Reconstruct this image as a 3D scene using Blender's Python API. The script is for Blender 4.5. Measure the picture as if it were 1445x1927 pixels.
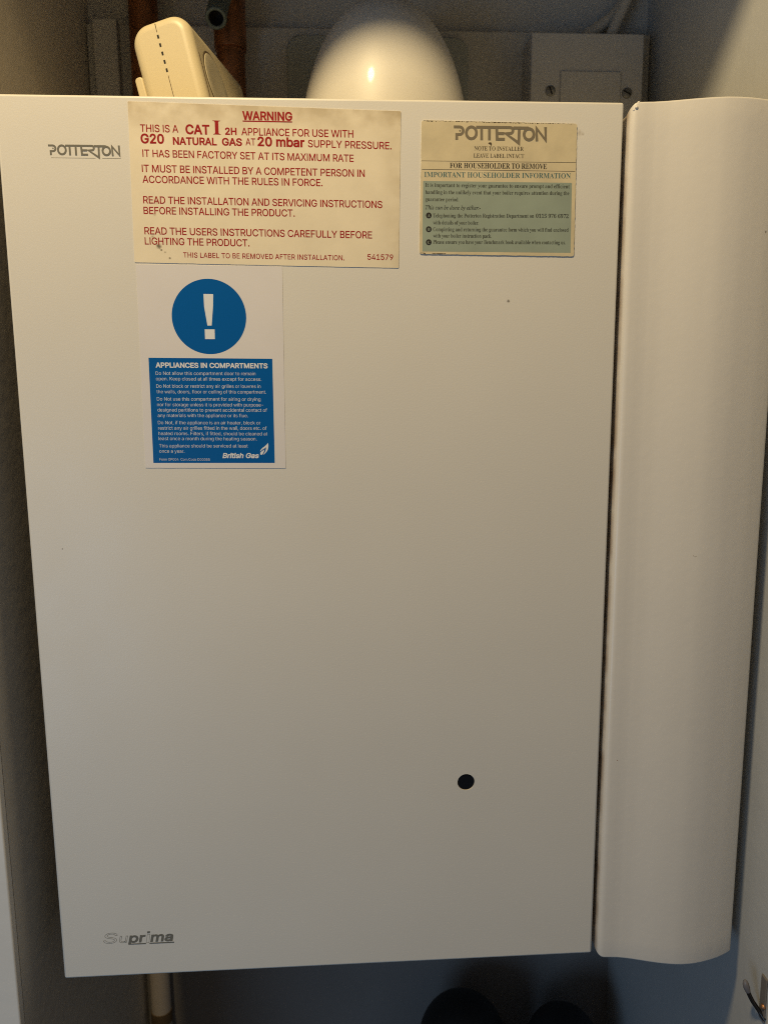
import bpy, bmesh, math, random
from mathutils import Vector, Matrix, geometry

for _o in list(bpy.data.objects):
    bpy.data.objects.remove(_o)
SC = bpy.context.scene
COL = SC.collection
R = math.radians

# ------------------------------------------------------------------ camera
cam_d = bpy.data.cameras.new('camera')
cam_d.sensor_fit = 'VERTICAL'
cam_d.sensor_height = 36.0
cam_d.sensor_width = 27.0
cam_d.lens = 36.0 * 1447.0 / 1927.0
cam_d.clip_start = 0.02
cam_d.clip_end = 50.0
cam_d.dof.use_dof = True
cam_d.dof.focus_distance = 0.505
cam_d.dof.aperture_fstop = 12.0
cam = bpy.data.objects.new('camera', cam_d)
cam.matrix_world = Matrix(((0.9983, 0.0160, -0.0557, 0.2058),
                           (-0.0575, 0.1542, -0.9864, -0.5120),
                           (-0.0072, 0.9879, 0.1548, 0.4199),
                           (0, 0, 0, 1)))
COL.objects.link(cam)
SC.camera = cam

# ------------------------------------------------------------------ light
world = bpy.data.worlds.new('World')
SC.world = world
world.use_nodes = True
bg = world.node_tree.nodes['Background']
bg.inputs[0].default_value = (0.95, 0.90, 0.88, 1)
bg.inputs[1].default_value = 0.078

def lamp(name, kind, loc, power, color, **kw):
    d = bpy.data.lights.new(name, kind)
    d.energy = power
    d.color = color
    for k, v in kw.items():
        if k != 'target':
            setattr(d, k, v)
    o = bpy.data.objects.new(name, d)
    o.location = loc
    if 'target' in kw:
        o.rotation_euler = (Vector(kw['target']) - Vector(loc)).to_track_quat('-Z', 'Y').to_euler()
    COL.objects.link(o)
    return o

# warm ceiling bulb in the room, above and in front of the cupboard
lamp('ceiling_bulb', 'POINT', (-0.012, -0.44, 1.22), 33.5, (1.0, 0.765, 0.41), shadow_soft_size=0.055)
# cool daylight coming in low from the left of the room
lamp('window_light', 'AREA', (-0.52, -1.05, -0.02), 3.1, (0.42, 0.67, 1.0), target=(0.3, 0.0, 0.0),
     shape='RECTANGLE', size=0.55, size_y=0.7)

SC.cycles.pixel_filter_type = 'BLACKMAN_HARRIS'
SC.cycles.filter_width = 1.05
SC.cycles.use_denoising = False
SC.view_settings.view_transform = 'Standard'
SC.view_settings.look = 'None'
SC.view_settings.exposure = 0.09
SC.view_settings.gamma = 1.0
SC.view_settings.use_curve_mapping = False

# ------------------------------------------------------------------ materials
def mat(name, color, rough=0.5, metal=0.0, bump=0.0, bump_scale=300.0, var=0.0, var_scale=20.0,
        spec=0.5, coat=0.0, bump_detail=3.0):
    m = bpy.data.materials.new(name)
    m.use_nodes = True
    nt = m.node_tree
    b = nt.nodes['Principled BSDF']
    b.inputs['Base Color'].default_value = (*color, 1)
    b.inputs['Roughness'].default_value = rough
    b.inputs['Metallic'].default_value = metal
    b.inputs['Specular IOR Level'].default_value = spec
    b.inputs['Coat Weight'].default_value = coat
    b.inputs['Coat Roughness'].default_value = 0.08
    tc = nt.nodes.new('ShaderNodeTexCoord')
    if var > 0:
        n = nt.nodes.new('ShaderNodeTexNoise')
        n.inputs['Scale'].default_value = var_scale
        n.inputs['Detail'].default_value = 6
        nt.links.new(tc.outputs['Object'], n.inputs['Vector'])
        mr = nt.nodes.new('ShaderNodeMapRange')
        mr.inputs['From Min'].default_value = 0.3
        mr.inputs['From Max'].default_value = 0.7
        nt.links.new(n.outputs['Fac'], mr.inputs['Value'])
        mx = nt.nodes.new('ShaderNodeMix'); mx.data_type = 'RGBA'
        mx.inputs['A'].default_value = (*[c * (1 - var) for c in color], 1)
        mx.inputs['B'].default_value = (*[min(1, c * (1 + var * 0.6)) for c in color], 1)
        nt.links.new(mr.outputs[0], mx.inputs['Factor'])
        nt.links.new(mx.outputs['Result'], b.inputs['Base Color'])
    if bump > 0:
        n = nt.nodes.new('ShaderNodeTexNoise')
        n.inputs['Scale'].default_value = bump_scale
        n.inputs['Detail'].default_value = bump_detail
        nt.links.new(tc.outputs['Object'], n.inputs['Vector'])
        bp = nt.nodes.new('ShaderNodeBump')
        bp.inputs['Strength'].default_value = bump
        bp.inputs['Distance'].default_value = 0.001
        nt.links.new(n.outputs['Fac'], bp.inputs['Height'])
        nt.links.new(bp.outputs['Normal'], b.inputs['Normal'])
    return m

def base_socket(m):
    nt = m.node_tree
    b = nt.nodes['Principled BSDF']
    s = b.inputs['Base Color']
    if s.is_linked:
        return nt, b, s.links[0].from_socket
    rgb = nt.nodes.new('ShaderNodeRGB')
    rgb.outputs[0].default_value = s.default_value
    return nt, b, rgb.outputs[0]

def stain(m, fac_socket, color):
    nt, b, src = base_socket(m)
    mx = nt.nodes.new('ShaderNodeMix'); mx.data_type = 'RGBA'
    nt.links.new(fac_socket, mx.inputs['Factor'])
    nt.links.new(src, mx.inputs['A'])
    mx.inputs['B'].default_value = (*color, 1)
    nt.links.new(mx.outputs['Result'], b.inputs['Base Color'])

def math_node(nt, op, a, b_=None, clamp=False):
    n = nt.nodes.new('ShaderNodeMath'); n.operation = op; n.use_clamp = clamp
    for i, v in enumerate((a, b_)):
        if v is None:
            continue
        if isinstance(v, (int, float)):
            n.inputs[i].default_value = v
        else:
            nt.links.new(v, n.inputs[i])
    return n.outputs[0]

def spots(m, items, wobble=0.5):
    """small specks of dirt at (x, z) metres on a vertical face: (x, z, radius, softness, color, strength)"""
    nt = m.node_tree
    tc = nt.nodes.new('ShaderNodeTexCoord')
    nz = nt.nodes.new('ShaderNodeTexNoise'); nz.inputs['Scale'].default_value = 700
    nz.inputs['Detail'].default_value = 3
    nt.links.new(tc.outputs['Object'], nz.inputs['Vector'])
    sep = nt.nodes.new('ShaderNodeSeparateXYZ')
    nt.links.new(tc.outputs['Object'], sep.inputs[0])
    for (x, z, r, soft, colr, k) in items:
        dx = math_node(nt, 'SUBTRACT', sep.outputs[0], x)
        dz = math_node(nt, 'SUBTRACT', sep.outputs[2], z)
        d = math_node(nt, 'SQRT', math_node(nt, 'ADD', math_node(nt, 'MULTIPLY', dx, dx), math_node(nt, 'MULTIPLY', dz, dz)))
        d = math_node(nt, 'ADD', d, math_node(nt, 'MULTIPLY', math_node(nt, 'SUBTRACT', nz.outputs['Fac'], 0.5), r * wobble * 2))
        f = math_node(nt, 'DIVIDE', math_node(nt, 'SUBTRACT', r, d), soft, )
        f = math_node(nt, 'MULTIPLY', math_node(nt, 'MINIMUM', math_node(nt, 'MAXIMUM', f, 0.0), 1.0), k)
        stain(m, f, colr)

def noise_mask(m, scale, lo, hi, detail=5):
    nt = m.node_tree
    tc = nt.nodes.new('ShaderNodeTexCoord')
    nz = nt.nodes.new('ShaderNodeTexNoise'); nz.inputs['Scale'].default_value = scale
    nz.inputs['Detail'].default_value = detail
    nt.links.new(tc.outputs['Object'], nz.inputs['Vector'])
    mr = nt.nodes.new('ShaderNodeMapRange')
    mr.inputs['From Min'].default_value = lo
    mr.inputs['From Max'].default_value = hi
    nt.links.new(nz.outputs['Fac'], mr.inputs['Value'])
    return nt, tc, mr.outputs[0]

def axis_mask(m, axis, a, b):
    """1 at coordinate a falling to 0 at coordinate b along an object axis"""
    nt = m.node_tree
    tc = nt.nodes.new('ShaderNodeTexCoord')
    sep = nt.nodes.new('ShaderNodeSeparateXYZ')
    nt.links.new(tc.outputs['Object'], sep.inputs[0])
    mr = nt.nodes.new('ShaderNodeMapRange')
    mr.inputs['From Min'].default_value = b
    mr.inputs['From Max'].default_value = a
    nt.links.new(sep.outputs[axis], mr.inputs['Value'])
    return mr.outputs[0]

M_panel = mat('boiler_enamel', (0.75, 0.715, 0.645), 0.36, bump=0.06, bump_scale=900, var=0.02, var_scale=9)
spots(M_panel, [(0.3169, 0.4776, 0.0013, 0.0008, (0.12, 0.10, 0.07), 0.75), (0.0210, 0.3182, 0.0007, 0.0005, (0.2, 0.17, 0.12), 0.7),
                (0.3608, 0.5814, 0.0022, 0.0016, (0.45, 0.38, 0.28), 0.5), (0.3630, 0.5806, 0.0012, 0.001, (0.4, 0.34, 0.25), 0.5)])
M_cover = mat('cover_enamel', (0.74, 0.70, 0.635), 0.30, bump=0.10, bump_scale=160, var=0.02, var_scale=12)
spots(M_cover, [(0.4833, 0.5204, 0.0010, 0.0006, (0.15, 0.12, 0.09), 0.8), (0.4021, 0.1551, 0.0006, 0.0004, (0.3, 0.12, 0.08), 0.8),
                (0.4452, 0.3075, 0.0005, 0.0004, (0.25, 0.2, 0.15), 0.7), (0.4462, 0.3069, 0.0005, 0.0004, (0.25, 0.2, 0.15), 0.6),
                (0.4471, 0.3071, 0.0005, 0.0004, (0.25, 0.2, 0.15), 0.5)])
for _m, _lo, _hi in ((M_panel, 0.30, 0.46), (M_cover, 0.26, 0.40)):
    _nt, _tc, _nm = noise_mask(_m, 14, 0.3, 0.7, 8)
    _mr = _nt.nodes.new('ShaderNodeMapRange')
    _mr.inputs['To Min'].default_value = _lo
    _mr.inputs['To Max'].default_value = _hi
    _nt.links.new(_nm, _mr.inputs['Value'])
    _nt.links.new(_mr.outputs[0], _nt.nodes['Principled BSDF'].inputs['Roughness'])
_nt, _tc, _nm = noise_mask(M_cover, 60, 0.25, 0.65)
stain(M_cover, math_node(_nt, 'MULTIPLY', math_node(_nt, 'MULTIPLY', _nm, axis_mask(M_cover, 0, 0.3929, 0.3940)), 0.75), (0.25, 0.15, 0.07))
M_case = mat('casing_steel', (0.55, 0.52, 0.46), 0.5, var=0.05)
M_vinyl = mat('yellowed_vinyl', (0.85, 0.745, 0.55), 0.42, bump=0.05, bump_scale=200, var=0.06, var_scale=45)
_nt, _tc, _nm = noise_mask(M_vinyl, 70, 0.30, 0.62)
stain(M_vinyl, math_node(_nt, 'MULTIPLY', math_node(_nt, 'MULTIPLY', _nm, axis_mask(M_vinyl, 2, 0.596, 0.575)), 0.55), (0.33, 0.23, 0.10))
stain(M_vinyl, math_node(_nt, 'MULTIPLY', math_node(_nt, 'MULTIPLY', _nm, axis_mask(M_vinyl, 0, 0.2475, 0.232)), 0.35), (0.36, 0.26, 0.12))
spots(M_vinyl, [(0.0940, 0.5113, 0.0020, 0.0012, (0.10, 0.07, 0.03), 0.85), (0.0956, 0.5090, 0.0009, 0.0006, (0.10, 0.07, 0.03), 0.8),
                (0.0978, 0.5077, 0.0008, 0.0006, (0.14, 0.10, 0.05), 0.6), (0.1005, 0.5041, 0.0009, 0.0006, (0.12, 0.08, 0.04), 0.75),
                (0.0906, 0.5170, 0.0014, 0.0014, (0.30, 0.21, 0.11), 0.6), (0.0943, 0.5379, 0.0018, 0.0018, (0.40, 0.28, 0.15), 0.6),
                (0.0925, 0.5300, 0.0012, 0.0012, (0.42, 0.30, 0.16), 0.6)])
M_red = mat('red_ink', (0.34, 0.008, 0.010), 0.5, spec=0.2)
M_card = mat('yellowed_card', (0.66, 0.56, 0.36), 0.6, bump=0.08, bump_scale=240, var=0.12, var_scale=60)
M_green = mat('green_print', (0.30, 0.355, 0.285), 0.55, var=0.10, var_scale=40)
M_teal = mat('teal_ink', (0.05, 0.14, 0.15), 0.5)
M_black = mat('black_ink', (0.02, 0.016, 0.012), 0.5)
M_brownink = mat('brown_ink', (0.07, 0.05, 0.028), 0.5)
M_greyink = mat('grey_print', (0.20, 0.165, 0.11), 0.5)
M_bodyink = mat('small_print_ink', (0.035, 0.035, 0.022), 0.6)
M_grime = mat('torn_edge_grime', (0.075, 0.05, 0.025), 0.9, var=0.4, var_scale=400)
M_sticker = mat('sticker_paper', (0.77, 0.73, 0.71), 0.35, var=0.02, var_scale=30)
M_blue = mat('blue_print', (0.0, 0.105, 0.37), 0.35, spec=0.25)
M_white = mat('white_print', (0.80, 0.80, 0.80), 0.4)
M_logo = mat('grey_logo', (0.175, 0.165, 0.135), 0.4)
M_pale = mat('raised_line', (0.29, 0.265, 0.21), 0.4)
M_dark = mat('dark_glass', (0.004, 0.006, 0.010), 0.25)
M_wall = mat('cupboard_emulsion', (0.62, 0.57, 0.49), 0.75, bump=0.25, bump_scale=90, var=0.06, var_scale=7)
M_rwall = mat('dimmed_wall_emulsion', (0.46, 0.465, 0.46), 0.75, bump=0.25, bump_scale=90, var=0.06, var_scale=7)  # same wall paint, darkened and cooled in colour to dim the lamplight on it
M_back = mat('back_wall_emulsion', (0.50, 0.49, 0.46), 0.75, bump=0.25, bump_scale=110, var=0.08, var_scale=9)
M_lower = mat('shaded_back_emulsion', (0.23, 0.215, 0.205), 0.75, bump=0.25, bump_scale=110, var=0.08, var_scale=9)  # back wall colour darkened, putting the shade under the boiler into the paint
M_frame = mat('frame_gloss_paint', (0.76, 0.72, 0.65), 0.4, bump=0.1, bump_scale=120, var=0.04, var_scale=14)
M_floor = mat('floor_vinyl', (0.10, 0.10, 0.11), 0.6, var=0.2)
M_flue = mat('flue_enamel', (0.66, 0.63, 0.57), 0.46, spec=0.45, coat=0.10, bump=0.03, bump_scale=120)
M_plate = mat('flue_plate', (0.34, 0.36, 0.34), 0.5)
M_cream = mat('cream_plastic', (0.66, 0.56, 0.35), 0.42, bump=0.03, bump_scale=900)
M_button = mat('button_plastic', (0.50, 0.44, 0.30), 0.4)
M_slot = mat('slot_shadow_plastic', (0.008, 0.007, 0.006), 0.8)
M_seam = mat('seam_plastic', (0.12, 0.08, 0.04), 0.8)
M_copper = mat('aged_copper', (0.38, 0.16, 0.07), 0.42, metal=0.85, var=0.35, var_scale=60)
M_verd = mat('tarnished_brass', (0.16, 0.19, 0.16), 0.6, metal=0.3, var=0.35, var_scale=350, bump=0.3, bump_scale=500)
M_box = mat('grey_white_plastic', (0.46, 0.45, 0.43), 0.45)
M_cable = mat('cable_pvc', (0.55, 0.51, 0.44), 0.5)
M_screw = mat('dull_steel', (0.26, 0.25, 0.22), 0.4, metal=0.8)
M_pvc = mat('pale_pipe_plastic', (0.55, 0.49, 0.43), 0.5)
M_canister = mat('black_rubber', (0.006, 0.006, 0.006), 0.6)
M_hook = mat('black_coated_steel', (0.010, 0.010, 0.012), 0.3)
M_tip = mat('grey_tip', (0.18, 0.17, 0.18), 0.3)
M_bronze = mat('bronze_screw', (0.50, 0.24, 0.11), 0.35, metal=0.7)
M_hplate = mat('brown_plate', (0.17, 0.15, 0.135), 0.6)

# ------------------------------------------------------------------ builders
def mesh_obj(name, verts, faces, m, parent=None, smooth=False):
    off = Vector(parent.matrix_basis.translation) if parent else Vector((0, 0, 0))
    if parent and parent.parent:
        off = off + Vector(parent.parent.matrix_basis.translation)
    me = bpy.data.meshes.new(name)
    me.from_pydata([tuple(Vector(v) - off) for v in verts], [], faces)
    me.materials.append(m)
    if smooth:
        me.polygons.foreach_set('use_smooth', [True] * len(me.polygons))
    me.update()
    o = bpy.data.objects.new(name, me)
    COL.objects.link(o)
    if parent:
        o.parent = parent
    return o

def bm_obj(name, bm, m, parent=None, smooth_angle=None):
    bmesh.ops.recalc_face_normals(bm, faces=bm.faces)
    bm.verts.index_update()
    vs = [v.co.copy() for v in bm.verts]
    fs = [[v.index for v in f.verts] for f in bm.faces]
    bm.free()
    o = mesh_obj(name, vs, fs, m, parent, smooth=smooth_angle is not None)
    if smooth_angle is not None:
        o.data.set_sharp_from_angle(angle=R(smooth_angle))
        flatten_planes(o.data)
    return o

def flatten_planes(me):
    """large plane faces keep their own normal next to rounded edges"""
    ar = sorted(p.area for p in me.polygons)
    lim = max(ar[-1] * 0.02, ar[len(ar) // 2] * 6)
    for p in me.polygons:
        if p.area > lim:
            p.use_smooth = False

def box_bm(bm, lo, hi, bev=0.0, seg=3):
    lo, hi = Vector(lo), Vector(hi)
    r = bmesh.ops.create_cube(bm, size=1.0)
    vs = r['verts']
    for v in vs:
        v.co = Vector([lo[i] + (v.co[i] + 0.5) * (hi[i] - lo[i]) for i in range(3)])
    if bev > 0:
        es = list({e for v in vs for e in v.link_edges})
        bmesh.ops.bevel(bm, geom=es, offset=bev, segments=seg, profile=0.5, affect='EDGES')

def box(name, lo, hi, m, parent=None, bev=0.0, seg=3):
    bm = bmesh.new()
    box_bm(bm, lo, hi, bev, seg)
    return bm_obj(name, bm, m, parent, 40 if bev > 0 else None)

def tube(name, path, rad, m, parent=None, n=20, cap=True):
    """tube along a polyline; rad is a number or one per point"""
    P = [Vector(p) for p in path]
    rs = rad if isinstance(rad, (list, tuple)) else [rad] * len(P)
    vs, fs = [], []
    ref = None
    for i, p in enumerate(P):
        t = (P[min(i + 1, len(P) - 1)] - P[max(i - 1, 0)]).normalized()
        if ref is None:
            ref = Vector((1, 0, 0)) if abs(t.x) < 0.8 else Vector((0, 1, 0))
        a = (ref - t * ref.dot(t)).normalized()
        ref = a
        b = t.cross(a)
        for k in range(n):
            th = 2 * math.pi * k / n
            vs.append(p + (a * math.cos(th) + b * math.sin(th)) * rs[i])
    for i in range(len(P) - 1):
        for k in range(n):
            fs.append([i * n + k, i * n + (k + 1) % n, (i + 1) * n + (k + 1) % n, (i + 1) * n + k])
    if cap:
        fs.append(list(range(n))[::-1])
        fs.append([(len(P) - 1) * n + k for k in range(n)])
    o = mesh_obj(name, vs, fs, m, parent, True)
    o.data.set_sharp_from_angle(angle=R(50))
    return o

def spline(pts, n=8):
    """Catmull-Rom through the points"""
    P = [Vector(p) for p in pts]
    P = [P[0] * 2 - P[1]] + P + [P[-1] * 2 - P[-2]]
    out = []
    for i in range(1, len(P) - 2):
        for k in range(n):
            t = k / n
            a, b, c, d = P[i - 1:i + 3]
            out.append(0.5 * ((2 * b) + (c - a) * t + (2 * a - 5 * b + 4 * c - d) * t * t + (3 * b - a - 3 * c + d) * t ** 3))
    out.append(P[-2])
    return out

def lathe(name, prof, cx, cy, m, parent=None, n=64, sx=1.0, sy=1.0, power=2.0):
    """profile of (radius, z); elliptical if sx, sy differ"""
    vs, fs = [], []
    for (r, z) in prof:
        for k in range(n):
            th = 2 * math.pi * k / n
            vs.append((cx + r * sx * math.cos(th), cy + r * sy * math.sin(th), z))
    for i in range(len(prof) - 1):
        for k in range(n):
            fs.append([i * n + k, i * n + (k + 1) % n, (i + 1) * n + (k + 1) % n, (i + 1) * n + k])
    fs.append(list(range(n))[::-1])
    fs.append([(len(prof) - 1) * n + k for k in range(n)])
    o = mesh_obj(name, vs, fs, m, parent, True)
    o.data.set_sharp_from_angle(angle=R(40))
    return o

def rrect(w, h, r, seg=8):
    out = []
    for cx, cy, a0 in ((w / 2 - r, h / 2 - r, 0), (-w / 2 + r, h / 2 - r, 90), (-w / 2 + r, -h / 2 + r, 180), (w / 2 - r, -h / 2 + r, 270)):
        for k in range(seg + 1):
            a = R(a0 + 90 * k / seg)
            out.append((cx + r * math.cos(a), cy + r * math.sin(a)))
    return out

def rprism(name, w, h, r, length, end_r, frame, m, parent=None, seg=8, eseg=5):
    """rounded box: profile w x h in (a, b), swept along c; frame = (origin of near end centre, a, b, c)"""
    o0, a, b, c = [Vector(v) for v in frame]
    rings = []
    for k in range(eseg + 1):
        th = math.pi / 2 * k / eseg
        rings.append((end_r * (1 - math.sin(th)), end_r * (1 - math.cos(th))))     # (inset, depth)
    rings = [(i, d) for i, d in rings]
    seq = [(end_r - end_r * math.sin(math.pi / 2 * k / eseg), end_r - end_r * math.cos(math.pi / 2 * k / eseg)) for k in range(eseg + 1)]
    # near end: depth grows from 0 to end_r while inset falls from end_r to 0
    near = [(end_r * (1 - math.sin(math.pi / 2 * k / eseg)), end_r * (1 - math.cos(math.pi / 2 * k / eseg))) for k in range(eseg + 1)]
    far = [(i, length - d) for i, d in reversed(near)]
    vs, fs = [], []
    rows = near + far
    for ins, d in rows:
        rr = max(r - ins, 0.0004)
        for (x, y) in rrect(w - 2 * ins, h - 2 * ins, rr, seg):
            vs.append(o0 + a * x + b * y + c * d)
    n = 4 * (seg + 1)
    for i in range(len(rows) - 1):
        for k in range(n):
            fs.append([i * n + k, i * n + (k + 1) % n, (i + 1) * n + (k + 1) % n, (i + 1) * n + k])
    fs.append(list(range(n))[::-1])
    fs.append([(len(rows) - 1) * n + k for k in range(n)])
    bm = bmesh.new()
    bv = [bm.verts.new(v) for v in vs]
    for f in fs:
        bm.faces.new([bv[i] for i in f])
    return bm_obj(name, bm, m, parent, 35)

def empty(name, loc, label, cat, group=None):
    o = bpy.data.objects.new(name, None)
    o.empty_display_size = 0.05
    o.location = loc
    o['label'] = label
    o['category'] = cat
    if group:
        o['group'] = group
    COL.objects.link(o)
    return o

def structure(o):
    o['kind'] = 'structure'
    return o

def mm(p):
    return (p[0] / 1000.0, p[1] / 1000.0)

def slab(name, poly_mm, y0, y1, m, parent, jitter=0.0):
    """thin sheet on the boiler front: outline in mm (x, z), from y1 (stuck side) to y0 (front)"""
    pts = [mm(p) for p in poly_mm]
    n = len(pts)
    vs = [(x, y0, z) for x, z in pts] + [(x, y1, z) for x, z in pts]
    fs = [list(range(n)), list(range(n, 2 * n))[::-1]]
    for k in range(n):
        fs.append([k, (k + 1) % n, n + (k + 1) % n, n + k][::-1])
    bm = bmesh.new()
    bv = [bm.verts.new(v) for v in vs]
    for f in fs:
        bm.faces.new([bv[i] for i in f])
    return bm_obj(name, bm, m, parent)

def ragged(poly_mm, step=1.2, amp=0.12, seed=1, corner=1.2):
    """subdivide an outline, round its corners and roughen it"""
    rnd = random.Random(seed)
    n = len(poly_mm)
    out = []
    for i in range(n):
        p0, p1, p2 = Vector(poly_mm[i - 1]), Vector(poly_mm[i]), Vector(poly_mm[(i + 1) % n])
        if corner > 0:
            a = p1 + (p0 - p1).normalized() * corner
            b = p1 + (p2 - p1).normalized() * corner
            for k in range(5):
                t = k / 4
                out.append(a * (1 - t) ** 2 + p1 * 2 * t * (1 - t) + b * t * t)
            s, e = b, p2 + (p1 - p2).normalized() * corner
        else:
            out.append(p1)
            s, e = p1, p2
        L = (e - s).length
        k = max(2, int(L / step))
        for j in range(1, k):
            q = s.lerp(e, j / k)
            nrm = Vector((-(e - s).y, (e - s).x)).normalized()
            out.append(q + nrm * rnd.uniform(-amp, amp))
    return [(q.x, q.y) for q in out]

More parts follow.
